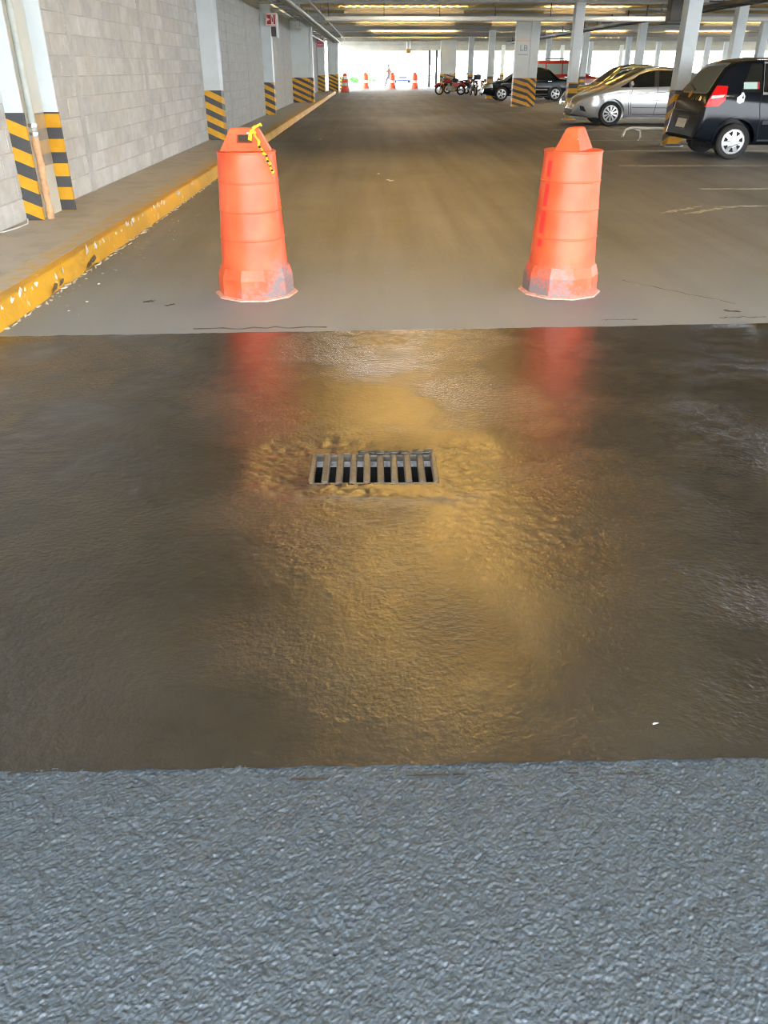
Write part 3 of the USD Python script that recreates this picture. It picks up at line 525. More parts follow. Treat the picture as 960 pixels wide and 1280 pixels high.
# ---------------------------------------------------------------- orange drums
def drum_parts(t, dm, rot, far=False, tape_slot=True):
    n = 40; ph = rot
    obj('base_flange', lathe([(0, 0), (.300, 0), (.300, .010), (.275, .016), (0, .016)], 10, ph), 'flange', t, label='pale trodden rim at the foot')
    obj('base', lathe([(0, .01), (.272, .012), (.270, .135), (.248, .205), (0.0, .205)], 10, ph), dm, t, label='faceted foot, scraped grey')
    tiers = [(.205, .405, .238, .226), (.405, .590, .2265, .215), (.590, .775, .2155, .206), (.775, .960, .2065, .198)]
    for a, b, r0, r1 in tiers:
        obj('tier', lathe([(r0 - .004, a - .004), (r0, a), (r1, b - .012), (r1 + .0035, b - .008), (r1 + .0035, b - .001), (r1 - .002, b + .002), (0, b + .002)], n), dm, t, smooth=35)
    h = m3.Manifold.hull_points(np.array([(a, b, z) for (w, d, z) in ((.172, .090, .955), (.098, .038, 1.092), (.088, .030, 1.100)) for a in (-w, w) for b in (-d, d)]))
    if tape_slot: h = h - m3.Manifold.cube((.105, .3, .050), True).translate((0.0, 0, 1.035))
    m = trimesh.Trimesh(h.to_mesh().vert_properties[:, :3], h.to_mesh().tri_verts); c, s = math.cos(rot), math.sin(rot); m.apply_transform(trimesh.transformations.rotation_matrix(rot, (0, 0, 1)))
    obj('carry_handle', m, dm, t, label='tapered carrying handle on top')
DL = (-0.862, 5.93, 0); DR = (1.385, 5.96, 0)
t = thing('traffic_drum', 'left orange stepped drum with yellow tape tied to its handle', 'traffic drum', DL); drum_parts(t, 'drum', math.radians(3))
obj('pale_tag', cbox(.02, .06, -.052, -.046, 1.065, 1.075), 'sticker', t)
t = thing('traffic_drum', 'right orange stepped drum with red faded streak on its left side', 'traffic drum', DR); drum_parts(t, 'drum2', math.radians(62), tape_slot=False)
for a, b, r0, r1 in ((.80, .90, .2065, .200), (.61, .755, .2165, .2075), (.43, .575, .2285, .218), (.34, .39, .234, .228)):
    g0 = math.radians(212); pts = []; gs = np.linspace(g0 - .11, g0 + .06, 6); V_ = [(r * math.cos(g), r * math.sin(g), z) for z, r in ((a, r0 + .003), (b, r1 + .003)) for g in gs]
    F_ = [[i, i + 1, i + 7] for i in range(5)] + [[i, i + 7, i + 6] for i in range(5)]
    obj('red_streak', trimesh.Trimesh(np.array(V_), np.array(F_), process=False), 'scratch', t)
obj('worn_spot', hullm([(-.02, -.15, .99), (.0, -.16, .99), (-.01, -.14, 1.04), (-.02, -.13, 1.03), (-.01, -.13, 1.0)]), 'sticker', t)
# caution tape on the left drum
def strip(pts, w, side):
    p = np.asarray(pts, float); s = np.asarray(side, float); s = s / np.linalg.norm(s, axis=-1, keepdims=True); s = np.broadcast_to(s, p.shape)
    n = len(p); v = np.vstack([p + s * w, p - s * w, p + s * w + [0, .002, 0], p - s * w + [0, .002, 0]])
    f = []
    for i in range(n - 1):
        for a, b in ((0, n), (3 * n, 2 * n), (n, 3 * n), (2 * n, 0)): f += [[a + i, b + i, b + i + 1], [a + i, b + i + 1, a + i + 1]]
    return trimesh.Trimesh(v, np.array(f), process=False)
t = thing('caution_tape', 'yellow and black caution tape knotted round the left drum handle', 'tape', (DL[0], DL[1], 0))
tail = np.array([(.060, -.050, 1.085), (.085, -.075, 1.05), (.105, -.100, 1.005), (.125, -.150, .968), (.150, -.165, .945), (.165, -.140, .90), (.178, -.125, .86), (.186, -.115, .825)]); tt = np.linspace(0, 7, 29)
tail = np.stack([np.interp(tt, np.arange(8), tail[:, k]) for k in range(3)], 1); tail[:, 0] += .006 * np.sin(tt * 5)
obj('tail', strip(tail, .011 + .003 * np.sin(tt * 4)[:, None], [(math.cos(.9 * math.sin(q * 2)), -.5, .35) for q in tt]), 'tape', t)
for k in (9, 12, 16, 19, 22, 25): obj('black_mark', strip(tail[k:k + 2] + [0, -.004, 0], .009, (1, -.3, .4)), 'tape_dark', t)
obj('knot', [tube([(.04, -.05, 1.07), (.055, -.062, 1.085), (.075, -.05, 1.10), (.07, .0, 1.11), (.055, .04, 1.09), (.05, .0, 1.02), (.045, -.06, 1.03), (.05, -.06, 1.075)], .008, 6), tube([(.06, -.05, 1.10), (.09, -.05, 1.112), (.115, -.04, 1.125), (.118, -.035, 1.112)], .009, 6), tube([(.05, -.055, 1.09), (.038, -.062, 1.06), (.03, -.06, 1.03)], .006, 6)], 'tape', t, smooth=40)
for k, (x, y, lab) in enumerate(((-1.80, 60.2, 'far orange drum nearest the curb end, with pale band'), (-.52, 71.6, 'small orange drum in the bright exit left of the walking person'), (1.59, 71.2, 'small orange drum in the exit just right of the walking person'), (3.38, 71.2, 'rightmost small orange drum standing in the bright exit'))):
    t = thing('exit_drum', lab, 'traffic drum', (x, y, 0)); 
    obj('base', lathe([(0, 0), (.34, 0), (.30, .04), (.285, .22), (0, .22)], 10), 'drum', t)
    for a, b, r0, r1, mm in ((.22, .42, .25, .235, 'drum'), (.42, .6, .235, .225, 'white_decal'), (.6, .8, .225, .215, 'drum'), (.8, .98, .215, .2, 'white_decal' if k in (0,) else 'drum')):
        obj('tier', lathe([(r0, a), (r1, b), (0, b)], 20), mm, t)
    obj('carry_handle', frustum(-.15, .15, -.06, .06, .98, -.1, .1, -.04, .04, 1.13), 'drum', t)
    if k == 0: obj('top_pole', seg((0, 0, 1.1), (0.02, 0, 1.5), .03, 8), 'engine', t)

# ---------------------------------------------------------------- cars
class Car:
    """Side profile, plan and tumblehome give a lofted shell; windows, lamps and gaps are panels lying on that shell."""
    def __init__(s, L, W_, prof, belt, bot=0.2, tumble=0.40, rc=0.45, fc=0.7, rw=0.80, fw=0.72, crown=0.05):
        s.L, s.W = L, W_; p = np.array(prof, float)
        d = np.r_[0, np.cumsum(np.hypot(*np.diff(p, axis=0).T))]
        q = np.linspace(0, d[-1], 150); from scipy.interpolate import PchipInterpolator
        s.px, s.pz = np.interp(q, d, p[:, 0]), np.interp(q, d, p[:, 1])
        k = np.array([1, 2, 3, 2, 1]) / 9.; 
        for arr in (s.px, s.pz): arr[2:-2] = np.convolve(arr, k, 'valid')
        s.px = np.maximum.accumulate(s.px + np.arange(150) * 1e-5)
        s.belt, s.bot, s.tum, s.rc, s.fc, s.rw, s.fw, s.crown = np.array(belt, float), bot, tumble, rc, fc, rw, fw, crown
        s.ring = np.array([s.section(x, z) for x, z in zip(s.px, s.pz)])          # (stations, points, 2) half sections (y, z), underside centre to roof centre
    def half(s, x):
        a = np.clip(1 - x / s.rc, 0, 1); b = np.clip(1 - (s.L - x) / s.fc, 0, 1)
        return s.W / 2 * (1 - (1 - s.rw) * a ** 2.2 - (1 - s.fw) * b ** 2.2)
    def section(s, x, zt):
        w = s.half(x); e = min(x, s.L - x); zb = s.bot + 0.10 * np.clip(1 - e / .5, 0, 1); zt = max(zt, zb + .06)
        zl = min(np.interp(x, s.belt[:, 0], s.belt[:, 1]), zt - min(.07, .4 * (zt - zb)))
        hgt = zt - zl; wt = max(w - .05 - s.tum * max(hgt - .07, 0), .3 * w); cr = min(s.crown, .6 * hgt)
        zm = zb + (zl - zb) * .5
        C = [(0, zb), (w - .10, zb), (w - .03, zb + min(.08, .2 * (zl - zb))), (w, zm), (w - .015, zl - .02 * min(1, hgt)), (wt, zt - cr), (wt * .55, zt - cr * .22), (0, zt)]
        out = []; N = (4, 3, 5, 7, 9, 5, 6)
        for (a, b), n_ in zip(zip(C[:-1], C[1:]), N): out += [(a[0] + (b[0] - a[0]) * i / n_, a[1] + (b[1] - a[1]) * i / n_) for i in range(n_)]
        o = np.array(out + [C[-1]]); 
        for _ in range(2): o[1:-1] = (o[:-2] + 2 * o[1:-1] + o[2:]) / 4
        return o
    def side(s, x, z):
        """half width of the shell at (x, z)"""
        i = np.clip(np.searchsorted(s.px, x) - 1, 0, len(s.px) - 2); t = np.clip((x - s.px[i]) / max(s.px[i + 1] - s.px[i], 1e-9), 0, 1)
        r = s.ring[i] * (1 - t) + s.ring[i + 1] * t; r = r[5:]
        return float(np.interp(z, r[:, 1], r[:, 0]))
    def shell(s, arches, wr):
        n, k = s.ring.shape[:2]; full = []
        for i in range(n):
            r = s.ring[i]; full.append(np.vstack([np.c_[np.full(k, s.px[i]), r], np.c_[np.full(k - 2, s.px[i]), -r[-2:0:-1, 0], r[-2:0:-1, 1]]]))
        v = np.array(full); m = v.shape[1]; v = v.reshape(-1, 3)
        i, j = np.meshgrid(np.arange(n - 1), np.arange(m), indexing='ij'); q = np.stack([i * m + j, i * m + (j + 1) % m, (i + 1) * m + (j + 1) % m, (i + 1) * m + j], -1).reshape(-1, 4)
        f = [q[:, [0, 2, 1]], q[:, [0, 3, 2]]]
        for e, fl in ((0, 1), (n - 1, 0)):
            c = len(v); v = np.vstack([v, v[e * m:(e + 1) * m].mean(0)]); g = np.arange(m)
            t_ = np.stack([np.full(m, c), e * m + g, e * m + (g + 1) % m], 1); f.append(t_ if fl else t_[:, ::-1])
        f = np.vstack(f); tm = trimesh.Trimesh(v, f, process=False)
        if tm.volume < 0: f = f[:, ::-1]
        M_ = m3.Manifold(m3.Mesh(v.astype(np.float32), np.ascontiguousarray(f, np.uint32)))
        if M_.status() != m3.Error.NoError or M_.is_empty(): return tm
        for ax_ in arches:
            for sd in (-1, 1):
                cy = m3.Manifold.cylinder(.34, wr, wr, 40).rotate((90, 0, 0)).translate((ax_, sd * s.W / 2 + (.20 if sd > 0 else .14), wr * .86)); M_ = M_ - cy
        mm = M_.to_mesh(); return trimesh.Trimesh(mm.vert_properties[:, :3], mm.tri_verts, process=False)
    def panel(s, poly, sd, off=.006, th=.02, mx=.10):
        """polygon in (x, z) laid on the side sd (-1 right, +1 left)"""
        g = extrude_polygon(Polygon(poly) if not isinstance(poly, Polygon) else poly, th, engine='earcut'); v, f = trimesh.remesh.subdivide_to_size(g.vertices, g.faces, mx, max_iter=12)
        y = np.array([s.side(a, b) for a, b in v[:, :2]]) + off - th + v[:, 2]
        return trimesh.Trimesh(np.stack([v[:, 0], sd * y, v[:, 1]], 1), f if sd < 0 else f[:, ::-1], process=True)
    def upper(s, x, y):
        i = np.clip(np.searchsorted(s.px, x) - 1, 0, len(s.px) - 2); t = np.clip((x - s.px[i]) / max(s.px[i + 1] - s.px[i], 1e-9), 0, 1)
        r = s.ring[i] * (1 - t) + s.ring[i + 1] * t; r = r[13:]
        return float(np.interp(abs(y), r[::-1, 0], r[::-1, 1]))
    def end(s, poly, front, off=.006, th=.02, mx=.10, lim=None):
        """polygon in (y, z) laid on the rear or front face of the shell"""
        g = extrude_polygon(Polygon(poly) if not isinstance(poly, Polygon) else poly, th, engine='earcut'); v, f = trimesh.remesh.subdivide_to_size(g.vertices, g.faces, mx, max_iter=12)
        top = int(np.argmax(s.pz)); ii = range(top, len(s.px)) if front else range(0, top + 1); xs_ = s.px[list(ii)]; X_ = []; N_ = []
        cache = {}
        for y, z in v[:, :2]:
            ky = round(abs(y), 3)
            if ky not in cache: cache[ky] = np.array([s.upper(x, ky) for x in xs_])
            zz_ = cache[ky]
            def at(zq): return np.interp(zq, np.maximum.accumulate(zz_), xs_) if not front else np.interp(zq, np.maximum.accumulate(zz_[::-1]), xs_[::-1])
            X_.append(at(z)); dz = at(z + .03) - at(z - .03); n_ = np.array([-.06, dz]) if not front else np.array([.06, -dz]); N_.append(n_ / np.linalg.norm(n_))
        N_ = np.array(N_); d = (off - th + v[:, 2])[:, None] * N_
        return trimesh.Trimesh(np.stack([np.array(X_) + d[:, 0], v[:, 0], v[:, 1] + d[:, 1]], 1), f[:, ::-1] if front else f, process=True)

def rrect(x0, x1, z0, z1, r=.02): return sbox(x0 + r, z0 + r, x1 - r, z1 - r).buffer(r, 4)
def wheel(t, x, y, r, rim, sd, style):
    """tyre > hubcap; the wheel's outer face looks to sd"""
    w = .10
    tp = [(rim, -w * .85), (r * .90, -w), (r * .985, -w * .78), (r, -w * .4), (r, w * .4), (r * .985, w * .78), (r * .90, w), (rim, w * .85), (rim * .97, w * .3), (rim * .97, -w * .85), (rim, -w * .85)]
    T = lambda m: turned(m, (1, 0, 0), 90 if sd < 0 else -90, (x, y, r))
    ty = obj('tyre', T(lathe(tp, 36)), 'rubber', t, smooth=35)
    base = obj('hub_back', T(lathe([(0, .045), (rim * .96, .045), (rim * .96, .03), (0, .03)], 24)), 'plastic', ty)
    disc = shapely.Point(0, 0).buffer(rim * 1.0, 16)
    if style == 'cap7':
        for k in range(7):
            g = 2 * math.pi * k / 7 + .2; c, s_ = math.cos(g), math.sin(g)
            q = Polygon([(rim * a * c - b * s_, rim * a * s_ + b * c) for a, b in ((.50, -.012), (.82, -.042), (.82, .042), (.50, .012))]); disc = disc.difference(q)
    elif style == 'spoke10':
        for k in range(10):
            g = 2 * math.pi * k / 10; c, s_ = math.cos(g), math.sin(g); hw_ = .026 if k % 2 else .034
            q = Polygon([(rim * a * c - b * s_, rim * a * s_ + b * c) for a, b in ((.30, -.008), (.86, -hw_), (.86, hw_), (.30, .008))]); disc = disc.difference(q)
    else:
        for k in range(5):
            g = 2 * math.pi * k / 5; c, s_ = math.cos(g), math.sin(g)
            q = Polygon([(rim * a * c - b * s_, rim * a * s_ + b * c) for a, b in ((.40, -.025), (.80, -.055), (.80, .055), (.40, .025))]).buffer(.008); disc = disc.difference(q)
    d = extrude_polygon(disc, .016, engine='earcut'); rr = np.hypot(d.vertices[:, 0], d.vertices[:, 1]); d.vertices[:, 2] += .066 + .020 * np.clip(1 - (rr / rim) ** 2, 0, 1)
    obj('hubcap', T(d), 'alloy', ty, label='silver spoked wheel cover')
    obj('rim_edge', T(lathe([(rim * .93, .07), (rim * .98, .098), (rim * 1.02, .09), (rim * 1.0, .06)], 32)), 'alloy', ty, smooth=40)
    obj('hub_cap', T(lathe([(rim * .24, .088), (rim * .22, .106), (0, .110)], 16)), 'chrome' if style != 'cap7' else 'alloy', ty, smooth=40)
    return ty
def wheels(t, car, xs_, r, rim, style):
    for x in xs_:
        for sd in (-1, 1): wheel(t, x, sd * (car.W / 2 - .115), r, rim, sd, style)
        obj('wheel_well', cbox(x - r * .9, x + r * .9, -car.W / 2 + .34, car.W / 2 - .34, .16, r * 1.6), 'black', t)
def mirror(t, car, x, z, paint):
    for sd in (-1, 1):
        e = trimesh.creation.icosphere(2, 1.0); e.apply_scale((.075, .11, .075)); e.vertices[:, 0] = np.minimum(e.vertices[:, 0], .05) if True else 0
        e.apply_translation((x, sd * (car.side(x, z) + .12), z)); mm = obj('door_mirror', e, paint, t, smooth=True)
        obj('mirror_arm', cbox(x - .03, x + .03, min(sd * (car.side(x, z) - .03), sd * (car.side(x, z) + .06)), max(sd * (car.side(x, z) - .03), sd * (car.side(x, z) + .06)), z - .055, z - .025), 'plastic', mm)
def gaps(t, car, lines, sides=(-1, 1), w=.006, m='seam'):
    for sd in sides:
        for ln in lines: obj('panel_gap', car.panel(shapely.LineString(ln).buffer(w, 2), sd, .002, .01, .08), m, t)
def handle(t, car, x, z, m='chrome', sides=(-1, 1)):
    for sd in sides:
        y = car.side(x, z); obj('door_handle', cbox(x - .09, x + .09, min(sd * (y - .01), sd * (y + .028)), max(sd * (y - .01), sd * (y + .028)), z - .014, z + .014, .008), m, t)

# --- black hatchback, tail towards the aisle (x = 0 is its tail)
c = Car(3.85, 1.64, [(0, .30), (.015, .46), (.05, .62), (.09, .80), (.14, .98), (.21, 1.12), (.36, 1.36), (.46, 1.50), (.60, 1.575), (1.0, 1.62), (1.7, 1.61), (2.15, 1.53), (2.85, 1.08), (3.0, 1.02), (3.5, .88), (3.72, .72), (3.82, .5), (3.85, .32)],
        [(0, 1.02), (.5, 1.05), (3.85, .80)], bot=.22, tumble=.36, rw=.86, rc=.30, fw=.75)
t = thing('hatchback_car', 'black hatchback with red tail lamp at the right edge', 'car', (5.72, 16.34, 0))
obj('body', c.shell((.74, 3.15), .355), 'paint_black', t, smooth=28)
wheels(t, c, (.74, 3.15), .298, .205, 'cap7')
obj('rear_window', c.end(Polygon([(-.56, 1.10), (.56, 1.10), (.46, 1.47), (-.46, 1.47)]).buffer(.03), False), 'glass_pale', t, label='pale reflecting rear window')
rim_ = Polygon([(-.56, 1.10), (.56, 1.10), (.46, 1.47), (-.46, 1.47)]); obj('window_seal', c.end(rim_.buffer(.055).difference(rim_.buffer(.03)), False, .008, .02), 'engine', t)
obj('wiper', c.end(shapely.LineString([(0.0, 1.10), (.34, 1.17)]).buffer(.012), False, .022, .02), 'plastic', t)
for sd in (-1, 1):
    obj('quarter_window', c.panel(Polygon([(.74, 1.10), (1.06, 1.10), (1.06, 1.50), (.90, 1.50)]).buffer(.02), sd), 'glass', t)
    obj('door_window', c.panel(Polygon([(1.14, 1.10), (2.40, 1.07), (2.05, 1.46), (1.14, 1.50)]).buffer(.02), sd), 'glass', t)
    fr = Polygon([(.70, 1.065), (2.48, 1.035), (2.08, 1.50), (1.1, 1.535), (.88, 1.535)]).buffer(.015)
    fr = fr.difference(Polygon([(.74, 1.10), (1.06, 1.10), (1.06, 1.50), (.90, 1.50)]).buffer(.02)).difference(Polygon([(1.14, 1.10), (2.40, 1.07), (2.05, 1.46), (1.14, 1.50)]).buffer(.02)).difference(sbox(1.0, 0, 1.2, 2).intersection(sbox(1.085, 0, 1.115, 2)))
    obj('window_trim', c.panel(fr.buffer(-.004) if fr.geom_type == 'Polygon' else max(fr.geoms, key=lambda q: q.area), sd, .008, .024), 'alloy', t)
    lampz = Polygon([(.135, .86), (.34, .87), (.44, .96), (.47, 1.17), (.30, 1.175), (.20, 1.02)])
    tl = obj('tail_lamp', c.panel(lampz.buffer(.01), sd, .02, .05, .06), 'tail', t, label='red tail lamp with a clear band')
    obj('clear_band', c.panel(Polygon([(.185, .98), (.40, 1.0), (.44, 1.045), (.215, 1.03)]), sd, .026, .05, .06), 'tail_clear', tl)
    for k, ln in enumerate(((((1.10, 1.06), (1.08, .9), (1.14, .62), (1.16, .28))), ((2.28, 1.02), (2.32, .7), (2.25, .3)))): obj('panel_gap', c.panel(shapely.LineString(ln).buffer(.006), sd, .002, .01), 'seam', t)
    obj('side_moulding', c.panel(rrect(1.18, 2.72, .575, .635, .02), sd, .022, .04), 'plastic', t)
    obj('sill_strip', c.panel(rrect(1.16, 2.72, .30, .33, .012), sd, .012, .03), 'chrome', t)
    arch = shapely.Point(.74, .305).buffer(.405).difference(shapely.Point(.74, .305).buffer(.358)).intersection(sbox(.25, .30, 1.3, 1.0)); obj('wheel_arch', c.panel(arch, sd, .028, .05, .04), 'paint_black', t, smooth=50)
    arch = shapely.Point(3.15, .305).buffer(.405).difference(shapely.Point(3.15, .305).buffer(.358)).intersection(sbox(2.6, .30, 3.7, 1.0)); obj('wheel_arch', c.panel(arch, sd, .028, .05, .04), 'paint_black', t, smooth=50)
handle(t, c, 1.32, .96); mirror(t, c, 2.42, 1.08, 'paint_black')
obj('sticker', c.panel(rrect(.76, 1.03, 1.13, 1.235, .01), -1, .012, .02), 'mint', t, label='mint sticker in the quarter window'); obj('sticker_edge', c.panel(rrect(1.0, 1.035, 1.13, 1.235, .005), -1, .014, .02), 'sign_red', t)
dk = Polygon([(.66, .93), (.72, .90), (.79, .93), (.80, 1.02), (.755, 1.11), (.72, 1.04), (.66, 1.0)]).difference(Polygon([(.745, .985), (.78, .985), (.765, 1.04)])); obj('white_decal', c.panel(dk, -1, .005, .01, .05), 'white_decal', t, label='white decal behind the tail lamp')
obj('number_plate', c.end(rrect(-.22, .22, .49, .635, .01), False, .018, .02), 'plate', t)
obj('plate_recess', c.end(rrect(-.30, .30, .46, .67, .02), False, .004, .02), 'plastic', t)
obj('tailgate_gap', c.end(Polygon([(-.66, .70), (.66, .70), (.66, .712), (-.66, .712)]), False, .003, .02), 'seam', t)
obj('bumper_gap', c.end(Polygon([(-.66, .76), (.66, .76), (.66, .775), (-.66, .775)]), False, .012, .02), 'plastic', t)
for k, (y0, w_, h_) in enumerate(((-.52, .035, .06), (-.47, .035, .07), (-.36, .02, .07), (-.30, .02, .05), (-.18, .03, .04), (-.10, .012, .03))): obj('badge_letter', c.end(Polygon([(y0, .94), (y0 + w_, .94), (y0 + w_ + .012, .94 + h_), (y0 + .012, .94 + h_)]), False, .012, .012), 'chrome', t)
obj('round_badge', c.end(shapely.Point(.12, 1.03).buffer(.055), False, .014, .016, .05), 'amber', t); obj('exhaust_trim', tube([(.06, -.42, .24), (.0, -.32, .22), (.02, -.1, .22)], .015, 8), 'engine', t, smooth=40)
obj('reflector', [trimesh.creation.icosphere(1, .014).apply_translation((.17, -.70, .80)), trimesh.creation.icosphere(1, .012).apply_translation((.12, -.62, .68))], 'white_decal', t)

# --- silver car, nose towards the aisle; its local x runs from tail to nose, turned half round
def turned_car(name, label, nose, yc, L): return thing(name, label, 'car', (nose + L, yc, 0), 180)
L = 4.5
c = Car(L, 1.76, [(0, .32), (.03, .7), (.10, .98), (.30, 1.10), (.9, 1.30), (1.6, 1.46), (2.1, 1.50), (2.55, 1.46), (3.35, 1.12), (3.55, 1.02), (3.95, .90), (4.25, .76), (4.40, .62), (4.46, .45), (4.5, .26)],
        [(0, .95), (1.5, .97), (3.2, .90), (4.0, .78), (4.5, .5)], bot=.19, tumble=.34, fc=.85, fw=.55, rc=.5)
t = turned_car('silver_car', 'silver sedan with pointed nose parked behind the right drum', 5.70, 25.90, L)
obj('body', c.shell((.72, 3.44), .375), 'paint_silver', t, smooth=28)
wheels(t, c, (.72, 3.44), .318, .215, 'spoke10')
for sd in (-1, 1):
    obj('door_window', c.panel(Polygon([(2.28, 1.00), (3.22, .985), (3.08, 1.05), (2.72, 1.28), (2.42, 1.37), (2.28, 1.39)]).buffer(.012), sd), 'glass', t)
    obj('door_window', c.panel(Polygon([(1.22, 1.02), (2.20, 1.00), (2.20, 1.395), (1.75, 1.37), (1.35, 1.24)]).buffer(.012), sd), 'glass', t)
    obj('pillar_trim', c.panel(Polygon([(2.17, .99), (2.30, .99), (2.30, 1.395), (2.17, 1.40)]), sd, .010, .02), 'plastic', t)
    hl = obj('headlamp', c.panel(Polygon([(3.72, .72), (4.02, .63), (4.28, .56), (4.30, .62), (4.05, .73), (3.80, .79)]).buffer(.01), sd, .008, .02), 'headlamp', t, label='long slanted headlamp')
    obj('fog_recess', c.panel(Polygon([(4.12, .36), (4.27, .40), (4.30, .52), (4.20, .50)]), sd, .006, .02), 'plastic', t)
    arch = shapely.Point(3.44, .322).buffer(.425).difference(shapely.Point(3.44, .322).buffer(.376)).intersection(sbox(2.9, .30, 4.0, 1.0)); obj('wheel_arch', c.panel(arch, sd, .010, .04, .05), 'paint_silver', t)
    obj('sill', c.panel(rrect(1.15, 3.0, .21, .255, .015), sd, .014, .04), 'paint_silver', t)
    obj('wheel_gap', c.panel(shapely.LineString([(2.96, .88), (2.98, .6), (2.92, .3)]).buffer(.006), sd, .003, .01), 'seam', t)
gaps(t, c, [[(2.90, .93), (2.94, .74), (2.86, .30)], [(2.20, .98), (2.18, .6), (2.22, .3)], [(1.15, .98), (1.25, .70)], [(2.85, .80), (1.4, .90)], [(2.85, .64), (1.5, .66)], [(2.85, .47), (1.2, .46)], [(2.82, .30), (1.25, .29)]])
handle(t, c, 2.38, .84, 'paint_silver'); handle(t, c, 1.4, .88, 'paint_silver'); mirror(t, c, 2.98, 1.06, 'paint_silver')
obj('windscreen', c.end(Polygon([(-.66, 1.05), (.66, 1.05), (.52, 1.42), (-.52, 1.42)]).buffer(.03), True), 'glass', t)
obj('grille', c.end(Polygon([(-.34, .30), (.34, .30), (.46, .38), (.40, .42), (-.40, .42), (-.46, .38)]), True, .008, .02), 'plastic', t); obj('badge', c.end(shapely.Point(0, .58).buffer(.06), True, .014, .02, .05), 'chrome', t)
obj('front_lip', hullm([(4.47, -.5, .20), (4.47, .5, .20), (4.52, -.42, .21), (4.52, .42, .21), (4.47, -.5, .25), (4.47, .5, .25), (4.1, -.72, .18), (4.1, .72, .18)]), 'paint_silver', t)
obj('number_plate', c.end(rrect(-.17, .17, .44, .55, .01), True, .02, .02), 'plate', t)

# --- gold-green car beyond it
L = 4.35
sedan_prof = lambda L, h, hd: [(0, .34), (.03, .70), (.08, .90), (.25, .98), (.75, 1.02), (1.25, h - .10), (1.65, h), (2.2, h + .01), (2.65, h - .09), (3.25, 1.06), (3.4, hd + .06), (3.9, hd), (L - .2, hd - .12), (L - .06, .6), (L, .3)]
def sedan(name, label, nose, yc, L, h, hd, paint, style, wr=.30, wb=(.85, 3.5), w=1.72, moulding=None):
    c = Car(L, w, sedan_prof(L, h, hd), [(0, .92), (L * .5, .93), (L, .72)], bot=.21, tumble=.38, fc=.5, fw=.74)
    t = turned_car(name, label, nose, yc, L)
    obj('body', c.shell(wb, wr * 1.19), paint, t, smooth=28); wheels(t, c, wb, wr, wr * .68, style)
    for sd in (-1, 1):
        obj('door_window', c.panel(Polygon([(2.02, .99), (3.10, .97), (2.62, h - .14), (2.02, h - .10)]).buffer(.012), sd), 'glass', t)
        obj('door_window', c.panel(Polygon([(1.02, 1.02), (1.94, .99), (1.94, h - .10), (1.50, h - .12)]).buffer(.012), sd), 'glass', t)
        obj('headlamp', c.panel(Polygon([(L - .46, .60), (L - .14, .57), (L - .14, .70), (L - .42, .76)]).buffer(.01), sd, .010, .03), 'headlamp', t)
        obj('tail_lamp', c.panel(Polygon([(.05, .70), (.30, .72), (.30, .86), (.08, .86)]), sd, .010, .03), 'tail', t)
        obj('side_moulding', c.panel(rrect(wb[0] + .42, wb[1] - .42, .48, .54, .015), sd, .016, .03), moulding or paint, t)
        obj('sill_strip', c.panel(rrect(wb[0] + .40, wb[1] - .40, .27, .33, .015), sd, .012, .03), moulding or paint, t)
    gaps(t, c, [[(2.98, .93), (2.98, .5), (2.92, .26)], [(1.98, .95), (1.98, .26)], [(1.05, .96), (1.25, .6), (1.3, .3)]])
    handle(t, c, 2.2, .86, 'chrome'); handle(t, c, 1.25, .87, 'chrome'); mirror(t, c, 2.92, 1.02, paint)
    obj('windscreen', c.end(Polygon([(-.64, 1.08), (.64, 1.08), (.52, h - .06), (-.52, h - .06)]).buffer(.02), True), 'glass', t)
    obj('rear_window', c.end(Polygon([(-.60, 1.06), (.60, 1.06), (.50, h - .10), (-.50, h - .10)]).buffer(.02), False), 'glass', t)
    obj('grille', c.end(rrect(-.36, .36, .46, .60, .03), True, .010, .02), 'plastic', t); obj('number_plate', c.end(rrect(-.17, .17, .34, .44, .01), True, .02, .02), 'plate', t)
    return t
sedan('gold_car', 'olive gold car parked just beyond the silver car', 6.55, 30.6, 4.35, 1.56, .92, 'paint_gold', 'five')
sedan('dark_sedan', 'black sedan with grey side strips behind the lettered column', 5.55, 45.6, 4.55, 1.50, .88, 'paint_navy', 'five', .315, (.92, 3.62), 1.75, 'engine')
# --- red wagon beyond the sedan
L = 4.7
c = Car(L, 1.8, [(0, .36), (.02, .9), (.06, 1.15), (.22, 1.74), (.4, 1.80), (2.2, 1.84), (2.7, 1.76), (3.4, 1.20), (3.55, 1.10), (4.3, .98), (4.58, .86), (4.66, .6), (4.7, .34)], [(0, 1.1), (2.4, 1.1), (4.7, .85)], bot=.26, tumble=.28, rw=.9, rc=.25, fc=.5, fw=.76)
t = thing('red_wagon', 'tall dark red wagon with many windows behind the black sedan', 'car', (8.45, 50.4, 0))
obj('body', c.shell((.9, 3.75), .41), 'paint_red', t, smooth=28); wheels(t, c, (.9, 3.75), .345, .22, 'five')
for sd in (-1, 1):
    for a, b, cc, d in ((.30, 1.05, .34, 1.05), (1.12, 1.95, 1.12, 1.95), (2.03, 3.15, 2.03, 2.62)): obj('side_window', c.panel(Polygon([(a, 1.17), (b, 1.16), (d, 1.64), (cc, 1.64)]).buffer(.01), sd), 'glass_pale', t)
    obj('roof_rail', tube([(.4, sd * .62, 1.80), (.7, sd * .62, 1.88), (2.2, sd * .62, 1.90), (2.5, sd * .62, 1.82)], .022, 6), 'chrome', t, smooth=40)
    obj('headlamp', c.panel(Polygon([(4.2, .70), (4.52, .68), (4.52, .84), (4.25, .88)]), sd, .01, .03), 'headlamp', t)
